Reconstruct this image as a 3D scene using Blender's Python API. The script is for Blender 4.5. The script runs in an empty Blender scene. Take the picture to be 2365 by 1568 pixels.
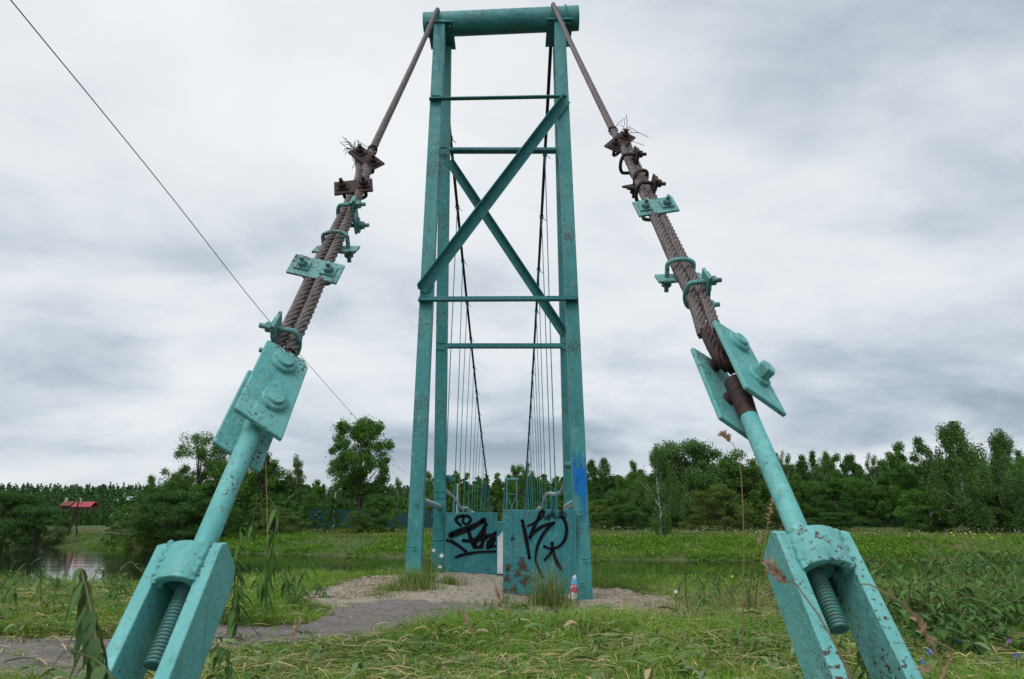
import bpy, math, random
import numpy as np
from mathutils import Vector, Matrix
R = math.radians
S = bpy.context.scene
COL = S.collection
rng = np.random.default_rng(7); random.seed(7)

# ---------------------------------------------------------------- camera, sky, sun, exposure
F = 1577.0                      # focal length in pixels of a 2365 px wide picture (24 mm)
CH = 0.70                       # camera height
PITCH = math.atan(424.0 / F)
cd = bpy.data.cameras.new('camera'); cam = bpy.data.objects.new('camera', cd); COL.objects.link(cam)
cam.location = (0, 0, CH); cam.rotation_euler = (R(90) + PITCH, 0, 0)
cd.sensor_width = 36; cd.lens = 36 * F / 2365; cd.clip_end = 6000; cd.clip_start = 0.05
cd.dof.use_dof = True; cd.dof.focus_distance = 8.0; cd.dof.aperture_fstop = 6.3
S.camera = cam
S.view_settings.view_transform = 'Standard'; S.view_settings.look = 'None'
S.view_settings.exposure = 0.0; S.view_settings.gamma = 1.0

SUN_EL, SUN_AZ = R(52), R(200)          # behind clouds
w = bpy.data.worlds.new('World'); S.world = w; w.use_nodes = True
nt = w.node_tree; N = nt.nodes; L = nt.links; N.clear()
def nn(t, **k):
    n = N.new(t)
    for a, v in k.items(): setattr(n, a, v)
    return n
def mth(op, a=None, b=None, clamp=False):
    n = N.new('ShaderNodeMath'); n.operation = op; n.use_clamp = clamp
    for i, v in enumerate((a, b)):
        if v is None: continue
        if isinstance(v, (int, float)): n.inputs[i].default_value = v
        else: L.new(v, n.inputs[i])
    return n.outputs[0]
tc = nn('ShaderNodeTexCoord'); sp = nn('ShaderNodeSeparateXYZ'); L.new(tc.outputs['Generated'], sp.inputs[0])
zc = mth('MAXIMUM', sp.outputs['Z'], 0.0)
den = mth('ADD', zc, 0.30)
cx = mth('DIVIDE', sp.outputs['X'], den); cy = mth('DIVIDE', sp.outputs['Y'], den)
cb = nn('ShaderNodeCombineXYZ'); L.new(cx, cb.inputs[0]); L.new(cy, cb.inputs[1])
def wnoise(scale, detail, rough, off, dist=0.0, stretch=(1, 1, 1)):
    m = nn('ShaderNodeMapping'); L.new(cb.outputs[0], m.inputs[0]); m.inputs['Location'].default_value = off
    m.inputs['Scale'].default_value = stretch
    n = nn('ShaderNodeTexNoise'); L.new(m.outputs[0], n.inputs['Vector'])
    n.inputs['Scale'].default_value = scale; n.inputs['Detail'].default_value = detail
    n.inputs['Roughness'].default_value = rough; n.inputs['Distortion'].default_value = dist
    return n.outputs['Fac']
n1 = wnoise(0.75, 3, 0.5, (3.4, 1.7, 0), 0.3, (1, 1.1, 1))
n2 = wnoise(2.1, 7, 0.55, (9.1, 4.2, 0), 0.25, (1, 1.3, 1))
n3 = wnoise(0.32, 1, 0.5, (1.3, 7.7, 0))
n4 = wnoise(6.5, 5, 0.55, (2.1, 8.8, 0), 0.2, (1, 1.2, 1))
cm = mth('ADD', mth('ADD', mth('ADD', mth('MULTIPLY', n1, 0.72), mth('MULTIPLY', n2, 0.40)), mth('MULTIPLY', n3, 0.18)), mth('MULTIPLY', n4, 0.08))
# brighter to the middle and straight ahead, darker to the upper right and low on the left
side = mth('MULTIPLY', mth('ABSOLUTE', mth('SUBTRACT', sp.outputs['X'], 0.0)), -0.10)
hi = mth('MULTIPLY', mth('MULTIPLY', mth('MAXIMUM', sp.outputs['X'], 0.0), zc), -0.28)
lo = mth('MULTIPLY', mth('SUBTRACT', 0.0, mth('MAXIMUM', mth('SUBTRACT', 0.30, sp.outputs['Z']), 0.0)), 0.22)
low_left = mth('MULTIPLY', mth('MULTIPLY', mth('MULTIPLY', sp.outputs['X'], -2.2, True), mth('MULTIPLY', mth('SUBTRACT', 0.26, sp.outputs['Z']), 4.0, True)), -0.10)
cm = mth('ADD', mth('ADD', mth('ADD', mth('ADD', cm, side), hi), lo), low_left)
rp = nn('ShaderNodeValToRGB'); L.new(cm, rp.inputs[0])
e = rp.color_ramp.elements
e[0].position = 0.475; e[0].color = (0.34, 0.415, 0.50, 1)
e[1].position = 0.775; e[1].color = (0.93, 0.95, 0.97, 1)
q = e.new(0.545); q.color = (0.52, 0.59, 0.67, 1)
q = e.new(0.615); q.color = (0.71, 0.765, 0.82, 1)
q = e.new(0.67); q.color = (0.83, 0.865, 0.90, 1)
# a pale strip of thin cloud right above the horizon
band = mth('MULTIPLY', mth('SUBTRACT', 1.0, mth('MULTIPLY', mth('ABSOLUTE', mth('SUBTRACT', sp.outputs['Z'], 0.055)), 22.0), True), 0.55, True)
mxb = nn('ShaderNodeMix', data_type='RGBA'); L.new(mth('MAXIMUM', band, 0.0), mxb.inputs['Factor'])
L.new(rp.outputs[0], mxb.inputs['A']); mxb.inputs['B'].default_value = (0.80, 0.84, 0.88, 1)
sky = nn('ShaderNodeTexSky', sky_type='NISHITA'); sky.sun_disc = False
sky.sun_elevation = SUN_EL; sky.sun_rotation = SUN_AZ
bg1 = nn('ShaderNodeBackground'); L.new(sky.outputs[0], bg1.inputs[0]); bg1.inputs[1].default_value = 0.10
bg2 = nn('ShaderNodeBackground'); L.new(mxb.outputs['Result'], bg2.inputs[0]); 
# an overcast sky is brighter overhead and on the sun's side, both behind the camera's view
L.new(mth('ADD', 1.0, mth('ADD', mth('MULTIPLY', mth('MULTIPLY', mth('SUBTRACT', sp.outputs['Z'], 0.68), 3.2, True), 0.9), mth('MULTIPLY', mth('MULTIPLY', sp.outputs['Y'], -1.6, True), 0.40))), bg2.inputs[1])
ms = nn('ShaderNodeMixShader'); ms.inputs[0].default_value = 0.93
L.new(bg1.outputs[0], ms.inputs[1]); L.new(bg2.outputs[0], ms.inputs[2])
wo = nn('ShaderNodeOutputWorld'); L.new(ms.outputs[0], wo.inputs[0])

sd = bpy.data.lights.new('sun', 'SUN'); sd.energy = 1.3; sd.angle = R(22); sd.color = (1.0, 0.97, 0.92)
so = bpy.data.objects.new('sun', sd); COL.objects.link(so)
# light comes from behind-left of the camera, high up
so.rotation_euler = (R(90) - SUN_EL, 0, R(-30)); so.location = (0, 0, 30)

# ---------------------------------------------------------------- helpers
def ray(px, py):
    """slope z/Y and x/Y of the ray through a pixel of the 2365x1568 picture"""
    u = (px - 1182.5) / F; v = (784 - py) / F
    d = Vector((u, math.cos(PITCH) - v * math.sin(PITCH), math.sin(PITCH) + v * math.cos(PITCH)))
    return d
def P(px, py, Y):
    d = ray(px, py); t = Y / d.y
    return Vector((d.x * t, Y, CH + d.z * t))
def on_plane(px, py, y0, k):
    """point on the leaning plane Y = y0 + k z"""
    d = ray(px, py); t = (y0 + k * CH) / (d.y - k * d.z)
    return Vector((d.x * t, d.y * t, CH + d.z * t))
def on_stay(px, py):
    """point on the slope of the guy cables: z = 1.74 + 1.21 (Y - 3.55)"""
    d = ray(px, py); t = (1.74 - 1.21 * 3.55 - CH) / (d.z - 1.21 * d.y)
    return Vector((d.x * t, d.y * t, CH + d.z * t))
def on_ground(px, py, z=0.0):
    d = ray(px, py); t = (z - CH) / d.z
    return Vector((d.x * t, d.y * t, z))
def width_at(px, Y): return px * Y * 0.975 / F

def hsh(ix, iy, s):
    n = (ix.astype(np.int64) * 374761393 + iy.astype(np.int64) * 668265263 + s * 974711) & 0x7fffffff
    n = ((n ^ (n >> 13)) * 1274126177) & 0x7fffffff
    return ((n ^ (n >> 16)) & 0xffff) / 65535.0
def vnoise(x, y, s=0):
    x = np.asarray(x, float); y = np.asarray(y, float)
    ix = np.floor(x); iy = np.floor(y); fx = x - ix; fy = y - iy
    fx = fx * fx * (3 - 2 * fx); fy = fy * fy * (3 - 2 * fy)
    a = hsh(ix, iy, s); b = hsh(ix + 1, iy, s); c = hsh(ix, iy + 1, s); d = hsh(ix + 1, iy + 1, s)
    return (a * (1 - fx) + b * fx) * (1 - fy) + (c * (1 - fx) + d * fx) * fy - 0.5
def fbm(x, y, s=0, o=4):
    r = 0; a = 1.0
    for i in range(o):
        r = r + a * vnoise(np.asarray(x) * 2 ** i, np.asarray(y) * 2 ** i, s + i * 17); a *= 0.5
    return r
def sstep(a, b, x):
    t = np.clip((np.asarray(x, float) - a) / (b - a), 0, 1); return t * t * (3 - 2 * t)
def inpoly(x, y, poly):
    x = np.asarray(x, float); y = np.asarray(y, float); c = np.zeros(x.shape, bool); n = len(poly)
    for i in range(n):
        x1, y1 = poly[i]; x2, y2 = poly[(i + 1) % n]
        if y1 == y2: continue
        c ^= ((y1 > y) != (y2 > y)) & (x < (x2 - x1) * (y - y1) / (y2 - y1) + x1)
    return c

WATER_Z = -3.0
def lip(x):
    x = np.asarray(x, float)
    return 7.3 + 2.7 * sstep(-4.2, -2.6, x) - 0.9 * sstep(2.2, 3.6, x)
def far_shore(x):
    x = np.asarray(x, float)
    return 74.0 + np.clip(-0.55 * (x + 2), 0, 48) + 1.2 * fbm(x * 0.12, x * 0, 5, 2)
def G(x, y):
    x = np.asarray(x, float); y = np.asarray(y, float)
    near = -0.15 * sstep(-1.1, 0.75, x) * sstep(4.6, 7.2, y) * (1 - .45 * sstep(8.6, 10.2, y)) + 0.03 * fbm(x * 1.1, y * 1.1, 3, 3) * (1 - sstep(6.5, 8, y) * sstep(-3, -2, x) * (1 - sstep(2, 3, x)))
    near = near + 0.05 * sstep(-1.0, -3.0, x) * (1 - sstep(5, 7, y))
    l = lip(x)
    near = near - 4.2 * sstep(0, 9.5, y - l) - 0.10 * sstep(0, 1.2, y - l)
    fs = far_shore(x); t = y - fs
    far = -4.3 + 1.7 * sstep(-3, 0.8, t) + 1.35 * sstep(0.5, 14, t) + 0.85 * sstep(12, 80, t) + 0.12 * fbm(x * 0.15, y * 0.15, 9, 3) * sstep(1, 10, t)
    far = far + 0.00007 * np.clip(y - 165, 0, 620) ** 2
    return np.where(y < 40, near, far)

def arr(mesh_name, verts, faces, mat, smooth=True, attrs=None, uv=None):
    """fast mesh from numpy: faces (n,k) array"""
    me = bpy.data.meshes.new(mesh_name)
    verts = np.asarray(verts, np.float32); faces = np.asarray(faces, np.int32); n, k = faces.shape
    me.vertices.add(len(verts)); me.vertices.foreach_set('co', verts.ravel())
    me.loops.add(n * k); me.loops.foreach_set('vertex_index', faces.ravel())
    me.polygons.add(n); me.polygons.foreach_set('loop_start', np.arange(0, n * k, k, dtype=np.int32))
    try: me.polygons.foreach_set('loop_total', np.full(n, k, np.int32))
    except Exception: pass
    me.update(calc_edges=True)
    me.polygons.foreach_set('use_smooth', np.full(n, smooth, bool))
    if attrs:
        for nm, val in attrs.items():
            val = np.asarray(val, np.float32)
            if val.ndim == 1:
                a = me.attributes.new(nm, 'FLOAT', 'POINT'); a.data.foreach_set('value', val)
            else:
                a = me.attributes.new(nm, 'FLOAT_COLOR', 'POINT')
                a.data.foreach_set('color', np.c_[val, np.ones(len(val))].astype(np.float32).ravel())
    me.materials.append(mat); me.validate()
    return me
def place(name, me, parent=None, loc=None):
    o = bpy.data.objects.new(name, me); COL.objects.link(o)
    if parent is not None: o.parent = parent
    if loc is not None: o.location = loc
    return o
def tag(o, label=None, cat=None, group=None, kind=None):
    if label: o['label'] = label
    if cat: o['category'] = cat
    if group: o['group'] = group
    if kind: o['kind'] = kind
    return o
ORG = {}
def thing(name, loc, label, cat, group=None):
    o = bpy.data.objects.new(name, None); COL.objects.link(o); o.location = loc; o.empty_display_size = 0.2
    ORG[o.name] = Vector(loc); return tag(o, label, cat, group)

class MB:
    """collects shapes in world coordinates, links them as one object"""
    def __init__(s): s.v = []; s.f = []; s.sm = []; s.a = []
    def add(s, vs, fs, smooth=False, a=None):
        b = len(s.v); s.v += [Vector(v) for v in vs]; s.f += [tuple(i + b for i in f) for f in fs]; s.sm += [smooth] * len(fs)
        s.a += list(a) if a is not None else [1.0] * len(vs)
    def obox(s, c, ax, ay, az):
        """box from centre and three half-extent vectors"""
        c = Vector(c); ax, ay, az = Vector(ax), Vector(ay), Vector(az)
        vs = [c + i * ax + j * ay + k * az for i in (-1, 1) for j in (-1, 1) for k in (-1, 1)]
        fs = [(0, 1, 3, 2), (4, 6, 7, 5), (0, 4, 5, 1), (2, 3, 7, 6), (0, 2, 6, 4), (1, 5, 7, 3)]
        if ax.cross(ay).dot(az) < 0: fs = [f[::-1] for f in fs]
        s.add(vs, fs)
    def beam(s, p, q, side, wd, dp):
        """rectangular bar from p to q; side = width direction"""
        p, q = Vector(p), Vector(q); a = (q - p); n = a.normalized(); sd_ = Vector(side); sd_ = (sd_ - n * sd_.dot(n)).normalized()
        dn = n.cross(sd_)
        s.obox((p + q) / 2, a / 2, sd_ * wd / 2, dn * dp / 2)
    def angle(s, p, q, side, front, wd, th=0.012):
        """L section: a flange seen face-on (side) and one going back (front)"""
        p, q = Vector(p), Vector(q); n = (q - p).normalized(); sd_ = Vector(side); sd_ = (sd_ - n * sd_.dot(n)).normalized()
        fr = Vector(front); fr = (fr - n * fr.dot(n)); fr = (fr - sd_ * fr.dot(sd_)).normalized()
        s.obox((p + q) / 2, (q - p) / 2, sd_ * wd / 2, fr * th / 2)
        s.obox((p + q) / 2 + sd_ * (wd / 2 - th / 2 - .001) + fr * (wd / 2 + th / 2), (q - p) / 2, sd_ * th / 2, fr * wd / 2)
    def tube(s, pts, r, n=12, caps=True, lobes=0, lob=0.0, pitch=0.2, flat=None, up=(0, 0, 1)):
        pts = [Vector(p) for p in pts]; m = len(pts)
        rr = r if isinstance(r, (list, tuple)) else [r] * m
        u = None; vs = []; L_ = 0
        for i, p in enumerate(pts):
            t = (pts[min(i + 1, m - 1)] - pts[max(i - 1, 0)])
            t = t.normalized() if t.length > 1e-9 else Vector((0, 0, 1))
            if u is None:
                u = Vector(up).cross(t)
                if u.length < 1e-3: u = Vector((1, 0, 0)).cross(t)
            u = (u - t * u.dot(t)).normalized(); w_ = t.cross(u)
            if i: L_ += (p - pts[i - 1]).length
            for k in range(n):
                th = 2 * math.pi * k / n; rad = rr[i]
                if lobes: rad *= 1 - lob + lob * abs(math.cos(lobes / 2 * (th + 2 * math.pi * L_ / pitch))) ** 0.7 * 1.3
                vs.append(p + (u * math.cos(th) + w_ * math.sin(th)) * rad)
        fs = [(i * n + k, i * n + (k + 1) % n, (i + 1) * n + (k + 1) % n, (i + 1) * n + k) for i in range(m - 1) for k in range(n)]
        s.add(vs, fs, True)
        if caps:
            s.add(vs[:n], [tuple(range(n))[::-1]]); s.add(vs[-n:], [tuple(range(n))])
    def prism(s, c, axis, ref, r, h, n=6, smooth=False):
        """n-gon prism standing on c along axis"""
        a = Vector(axis).normalized(); u = Vector(ref); u = (u - a * u.dot(a)).normalized(); w_ = a.cross(u); c = Vector(c)
        ring = [(u * math.cos(2 * math.pi * k / n) + w_ * math.sin(2 * math.pi * k / n)) * r for k in range(n)]
        b = h * 0.14
        lv = [(0, 1.0), (h - b, 1.0), (h, 0.88)]
        vs = [c + a * z + v * k for z, k in lv for v in ring]
        s.add(vs, [(i * n + k, i * n + (k + 1) % n, (i + 1) * n + (k + 1) % n, (i + 1) * n + k) for i in range(2) for k in range(n)], smooth)
        s.add(vs[:n], [tuple(range(n))[::-1]]); s.add(vs[-n:], [tuple(range(n))])
    def build(s, name, mat, parent=None, bevel=0.0, origin=None):
        o_ = Vector((0, 0, 0)) if origin is None else Vector(origin)
        root = parent
        while root is not None and root.parent is not None: root = root.parent
        if root is not None: o_ = ORG[root.name]
        me = bpy.data.meshes.new(name); me.from_pydata([v - o_ for v in s.v], [], s.f)
        me.polygons.foreach_set('use_smooth', s.sm)
        if any(a != 1.0 for a in s.a):
            at = me.attributes.new('a', 'FLOAT', 'POINT'); at.data.foreach_set('value', np.array(s.a, np.float32))
        me.materials.append(mat); me.update()
        o = bpy.data.objects.new(name, me); COL.objects.link(o)
        if parent is not None: o.parent = parent
        elif origin is not None: o.location = o_; ORG[o.name] = o_
        else: ORG[o.name] = Vector((0, 0, 0))
        if bevel:
            b = o.modifiers.new('bevel', 'BEVEL'); b.width = bevel; b.segments = 2; b.limit_method = 'ANGLE'; b.angle_limit = R(40)
        return o
def smooth_path(pts, step):
    """Catmull-Rom through pts, resampled about every step metres"""
    pts = [Vector(p) for p in pts]; ext = [pts[0] * 2 - pts[1]] + pts + [pts[-1] * 2 - pts[-2]]; out = []
    for i in range(1, len(ext) - 2):
        p0, p1, p2, p3 = ext[i - 1:i + 3]; n = max(1, int((p2 - p1).length / step))
        for k in range(n):
            t = k / n
            out.append(0.5 * ((2 * p1) + (p2 - p0) * t + (2 * p0 - 5 * p1 + 4 * p2 - p3) * t * t + (3 * p1 - p0 - 3 * p2 + p3) * t ** 3))
    return out + [pts[-1]]

# ---------------------------------------------------------------- materials
class Mat:
    def __init__(s, name, rough=0.7, spec=0.4, metal=0.0):
        s.m = bpy.data.materials.new(name); s.m.use_nodes = True; s.t = s.m.node_tree; s.b = s.t.nodes['Principled BSDF']
        s.b.inputs['Roughness'].default_value = rough; s.b.inputs['Specular IOR Level'].default_value = spec; s.b.inputs['Metallic'].default_value = metal
        s.out = s.t.nodes['Material Output']
    def n(s, ty, **k):
        x = s.t.nodes.new(ty)
        for a, v in k.items(): setattr(x, a, v)
        return x
    def l(s, a, b): s.t.links.new(a, b)
    def coord(s, kind='Object', scale=(1, 1, 1), rot=(0, 0, 0)):
        c = s.n('ShaderNodeTexCoord') if kind != 'World' else s.n('ShaderNodeNewGeometry')
        m = s.n('ShaderNodeMapping'); m.inputs['Scale'].default_value = scale; m.inputs['Rotation'].default_value = rot
        s.l(c.outputs['Position' if kind == 'World' else kind], m.inputs[0]); return m.outputs[0]
    def noise(s, co, scale, detail=4, rough=0.55, dist=0.0):
        x = s.n('ShaderNodeTexNoise'); s.l(co, x.inputs['Vector']); x.inputs['Scale'].default_value = scale
        x.inputs['Detail'].default_value = detail; x.inputs['Roughness'].default_value = rough; x.inputs['Distortion'].default_value = dist
        return x.outputs['Fac']
    def ramp(s, fac, stops, interp='LINEAR'):
        x = s.n('ShaderNodeValToRGB'); s.l(fac, x.inputs[0]); e = x.color_ramp.elements; x.color_ramp.interpolation = interp
        while len(e) < len(stops): e.new(0.5)
        for i, (p, c) in enumerate(stops):
            e[i].position = p; e[i].color = (c, c, c, 1) if isinstance(c, (int, float)) else (*c, 1)
        return x.outputs[0]
    def mix(s, fac, a, b, blend='MIX'):
        x = s.n('ShaderNodeMix', data_type='RGBA', blend_type=blend)
        for key, v in (('Factor', fac), ('A', a), ('B', b)):
            if isinstance(v, (int, float)): x.inputs[key].default_value = v
            elif isinstance(v, tuple): x.inputs[key].default_value = (*v, 1)
            else: s.l(v, x.inputs[key])
        return x.outputs['Result']
    def math(s, op, a, b=0.0, clamp=False):
        x = s.n('ShaderNodeMath', operation=op, use_clamp=clamp)
        for i, v in enumerate((a, b)):
            if isinstance(v, (int, float)): x.inputs[i].default_value = v
            else: s.l(v, x.inputs[i])
        return x.outputs[0]
    def col(s, c):
        if isinstance(c, tuple): s.b.inputs['Base Color'].default_value = (*c, 1)
        else: s.l(c, s.b.inputs['Base Color'])
        return s
    def bump(s, h, strength=0.3, dist=0.01):
        x = s.n('ShaderNodeBump'); x.inputs['Strength'].default_value = strength; x.inputs['Distance'].default_value = dist
        s.l(h, x.inputs['Height']); s.l(x.outputs[0], s.b.inputs['Normal']); return s

def paint(name, base, pale, chip=0.66, rust=(0.06, 0.028, 0.018), sc=1.0, rough=0.5):
    m = Mat(name, rough, 0.35); co = m.coord('World'); st = m.coord('World', (6, 6, 0.9))
    big = m.noise(co, 1.7 * sc, 3); fine = m.noise(co, 52 * sc, 4, 0.62); drip = m.noise(st, 3.2, 4, 0.6)
    c = m.mix(m.ramp(big, [(0.35, 0), (0.7, 1)]), base, pale)
    c = m.mix(m.ramp(drip, [(0.52, 0), (0.72, 0.6)]), c, tuple(x * 0.62 for x in base))
    c = m.mix(m.ramp(m.noise(m.coord('World', (9, 9, .8)), 2.2, 5, .7, .4), [(0.60, 0), (0.72, .55)]), c, (.17, .15, .09))
    c = m.mix(m.ramp(m.noise(co, 11 * sc, 5, .7), [(0.56, 0), (0.66, .35)]), c, tuple(min(.7, x * 1.5 + .04) for x in pale))
    spots = m.math('ADD', m.math('MULTIPLY', fine, 0.58), m.math('MULTIPLY', m.noise(co, 2.0 * sc, 3), 0.42))
    msk = m.ramp(spots, [(chip - 0.055, 0), (chip - 0.035, 1)])
    halo = m.ramp(spots, [(chip - 0.10, 0), (chip - 0.03, 0.55)])
    c = m.mix(halo, c, (0.17, 0.16, 0.10)); c = m.mix(msk, c, rust); m.col(c)
    m.l(m.ramp(m.noise(co, 9, 3), [(0.3, rough - 0.1), (0.8, rough + 0.2)]), m.b.inputs['Roughness'])
    h = m.math('SUBTRACT', m.math('ADD', m.noise(co, 60, 3), m.math('MULTIPLY', m.noise(co, 14, 3), 1.6)), m.math('MULTIPLY', msk, 1.5))
    m.bump(h, 0.6, 0.006); return m.m
M_TOWER = paint('teal_tower_paint', (0.022, 0.175, 0.178), (0.048, 0.235, 0.228), 0.655)
M_BRACE = paint('teal_brace_paint', (0.017, 0.155, 0.160), (0.032, 0.200, 0.198), 0.68)
M_PANEL = paint('teal_panel_paint', (0.018, 0.158, 0.178), (0.036, 0.205, 0.218), 0.65, (0.10, 0.03, 0.012), 0.8)
M_PALE = paint('pale_teal_paint', (0.095, 0.350, 0.335), (0.16, 0.44, 0.42), 0.662, (0.075, 0.035, 0.022), 1.3)
M_PALE2 = paint('worn_pale_teal_paint', (0.095, 0.335, 0.320), (0.165, 0.42, 0.39), 0.640, (0.07, 0.034, 0.024), 1.1)
M_CLAMP = paint('teal_clamp_paint', (0.08, 0.27, 0.265), (0.17, 0.37, 0.35), 0.62, (0.05, 0.028, 0.02), 1.6)
def rusty(name, a, b, rough=0.75):
    m = Mat(name, rough, 0.3, 0.15); co = m.coord('World'); m.col(m.mix(m.ramp(m.noise(co, 30, 5, 0.65), [(0.35, 0), (0.7, 1)]), a, b)); m.bump(m.noise(co, 80, 4), 0.4, 0.003); return m.m
M_RUST = rusty('rusted_steel', (0.030, 0.020, 0.020), (0.085, 0.050, 0.042))
M_CABLE = rusty('weathered_steel_rope', (0.070, 0.056, 0.051), (0.185, 0.15, 0.14), 0.5)
M_DARKCABLE = rusty('dark_steel_rope', (0.022, 0.018, 0.018), (0.06, 0.045, 0.04), 0.6)
M_THREAD = rusty('painted_thread', (0.075, 0.26, 0.25), (0.11, 0.15, 0.12), 0.6)
M_WIRE = Mat('black_wire', 0.5).col((0.012, 0.012, 0.014)).m
M_SILVER = Mat('bare_pipe', 0.42, 0.5, 0.35); M_SILVER.col(M_SILVER.mix(M_SILVER.ramp(M_SILVER.noise(M_SILVER.coord('World'), 9), [(0.4, 0), (0.62, 1)]), (0.30, 0.31, 0.31), (0.06, 0.28, 0.27))); M_SILVER = M_SILVER.m
def leafmat(name, c1, c2, c3, trans=0.25):
    m = Mat(name, 0.65, 0.10); oi = m.n('ShaderNodeObjectInfo'); g = m.n('ShaderNodeNewGeometry')
    r1 = m.ramp(m.noise(m.coord('Object'), 5.5, 3), [(0.35, 0), (0.65, 1)])
    c1, c2, c3 = [tuple(x * k_ for x, k_ in zip(cc, (1.75, 2.1, 1.3))) for cc in (c1, c2, c3)]
    c = m.mix(r1, c1, c2); c = m.mix(m.ramp(g.outputs['Random Per Island'], [(0.55, 0), (1.0, 0.8)]), c, c3)
    c = m.mix(m.ramp(oi.outputs['Random'], [(0, 0.0), (1, 0.55)]), c, tuple(x * k for x, k in zip(c1, (1.6, 1.25, 0.9))))
    m.col(c); tr = m.n('ShaderNodeBsdfTranslucent'); m.l(c, tr.inputs[0]); ms_ = m.n('ShaderNodeMixShader'); ms_.inputs[0].default_value = trans
    m.l(m.b.outputs[0], ms_.inputs[1]); m.l(tr.outputs[0], ms_.inputs[2]); m.l(ms_.outputs[0], m.out.inputs[0]); return m.m
M_LEAF = leafmat('broad_leaves', (0.030, 0.062, 0.018), (0.052, 0.095, 0.028), (0.085, 0.13, 0.05))
M_LEAFD = leafmat('dark_leaves', (0.020, 0.046, 0.016), (0.036, 0.070, 0.024), (0.06, 0.095, 0.04))
M_LEAFB = leafmat('birch_leaves', (0.032, 0.060, 0.026), (0.050, 0.086, 0.040), (0.09, 0.13, 0.065))
M_LEAFO = leafmat('olive_leaves', (0.045, 0.062, 0.022), (0.07, 0.09, 0.034), (0.10, 0.12, 0.05))
M_BARK = Mat('bark', 0.9); M_BARK.col(M_BARK.ramp(M_BARK.noise(M_BARK.coord('Object', (1, 1, .3)), 14), [(0.3, (0.035, 0.028, 0.022)), (0.7, (0.12, 0.10, 0.085))])); M_BARK = M_BARK.m
M_BIRCH = Mat('birch_bark', 0.8); M_BIRCH.col(M_BIRCH.ramp(M_BIRCH.noise(M_BIRCH.coord('Object', (1, 1, 4)), 9), [(0.42, (0.05, 0.045, 0.04)), (0.55, (0.45, 0.44, 0.41))])); M_BIRCH = M_BIRCH.m
def bladem(name, rough=0.6, trans=0.3):
    """blades carry their own plant colour in the attribute tint"""
    m = Mat(name, rough, 0.10); at = m.n('ShaderNodeAttribute'); at.attribute_name = 'tint'; c = at.outputs['Color']
    m.col(c); tr = m.n('ShaderNodeBsdfTranslucent'); m.l(c, tr.inputs[0]); ms_ = m.n('ShaderNodeMixShader'); ms_.inputs[0].default_value = trans
    m.l(m.b.outputs[0], ms_.inputs[1]); m.l(tr.outputs[0], ms_.inputs[2]); m.l(ms_.outputs[0], m.out.inputs[0]); return m.m
M_BLADE = bladem('grass_blades'); M_HAY = bladem('cut_hay', 0.75, 0.12)
M_GROUND = Mat('soil_and_turf', 0.95, 0.1); g_ = M_GROUND; co = g_.coord('World')
c = g_.mix(g_.ramp(g_.noise(co, 3.0, 6, 0.65), [(0.38, 0), (0.62, 1)]), (0.035, 0.045, 0.016), (0.075, 0.068, 0.035))
sx = g_.n('ShaderNodeSeparateXYZ'); gg = g_.n('ShaderNodeNewGeometry'); g_.l(gg.outputs['Position'], sx.inputs[0])
farm = g_.ramp(g_.math('MULTIPLY', sx.outputs['Y'], 0.01), [(0.5, 0), (0.7, 1)])
cf = g_.mix(g_.ramp(g_.noise(g_.coord('World', (0.06, 0.03, 0.1)), 1.6, 5, 0.6), [(0.36, 0), (0.6, 1)]), (0.045, 0.082, 0.022), (0.10, 0.115, 0.045))
cf = g_.mix(g_.ramp(g_.noise(g_.coord('World', (0.02, 0.008, 0.1)), 2.2, 3), [(0.55, 0), (0.62, 0.8)]), cf, (0.16, 0.115, 0.075))
g_.col(g_.mix(farm, c, cf)); g_.bump(g_.noise(co, 22, 5, 0.7), 0.7, 0.03); M_GROUND = g_.m
def stone(name, a, b, c3, sc, bs=0.5, bd=0.02):
    m = Mat(name, 0.92, 0.2); co = m.coord('World'); v = m.n('ShaderNodeTexVoronoi'); m.l(co, v.inputs['Vector']); v.inputs['Scale'].default_value = sc * 6
    c = m.mix(m.ramp(m.noise(co, sc, 6, 0.65), [(0.3, 0), (0.7, 1)]), a, b)
    c = m.mix(m.ramp(m.noise(co, sc * 9, 3), [(0.60, 0), (0.68, 1)]), c, c3)
    c = m.mix(m.ramp(m.noise(co, sc * 2.3, 4), [(0.60, 0), (0.72, 0.7)]), c, tuple(x * 0.45 for x in a))
    m.col(c); m.bump(m.math('ADD', m.noise(co, sc * 5, 6, 0.7), m.math('MULTIPLY', v.outputs['Distance'], 0.5)), bs, bd); return m.m
M_ASPH = stone('old_asphalt', (0.125, 0.105, 0.10), (0.20, 0.17, 0.155), (0.34, 0.31, 0.28), 5.0)
M_CONC = stone('crumbling_concrete', (0.27, 0.225, 0.17), (0.40, 0.345, 0.27), (0.55, 0.50, 0.42), 7.0, 0.8, 0.03)
M_PEB = stone('gravel_stone', (0.22, 0.17, 0.13), (0.38, 0.31, 0.24), (0.5, 0.46, 0.4), 12.0)
M_WATER = Mat('river_water', 0.06, 0.5); M_WATER.col((0.010, 0.013, 0.007)); co = M_WATER.coord('World', (0.35, 1.0, 1))
M_WATER.b.inputs['IOR'].default_value = 1.33
M_WATER.bump(M_WATER.math('ADD', M_WATER.noise(co, 1.1, 3, 0.5), M_WATER.math('MULTIPLY', M_WATER.noise(M_WATER.coord('World', (0.10, 0.35, 1)), 0.8, 2), 1.5)), 0.30, 0.03); M_WATER = M_WATER.m
def plain(name, c, rough=0.7, spec=0.3):
    m = Mat(name, rough, spec); co = m.coord('World'); m.col(m.mix(m.ramp(m.noise(co, 2.5, 4), [(0.3, 0), (0.7, 1)]), tuple(x * 0.8 for x in c), tuple(min(1, x * 1.15) for x in c))); return m.m
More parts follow.
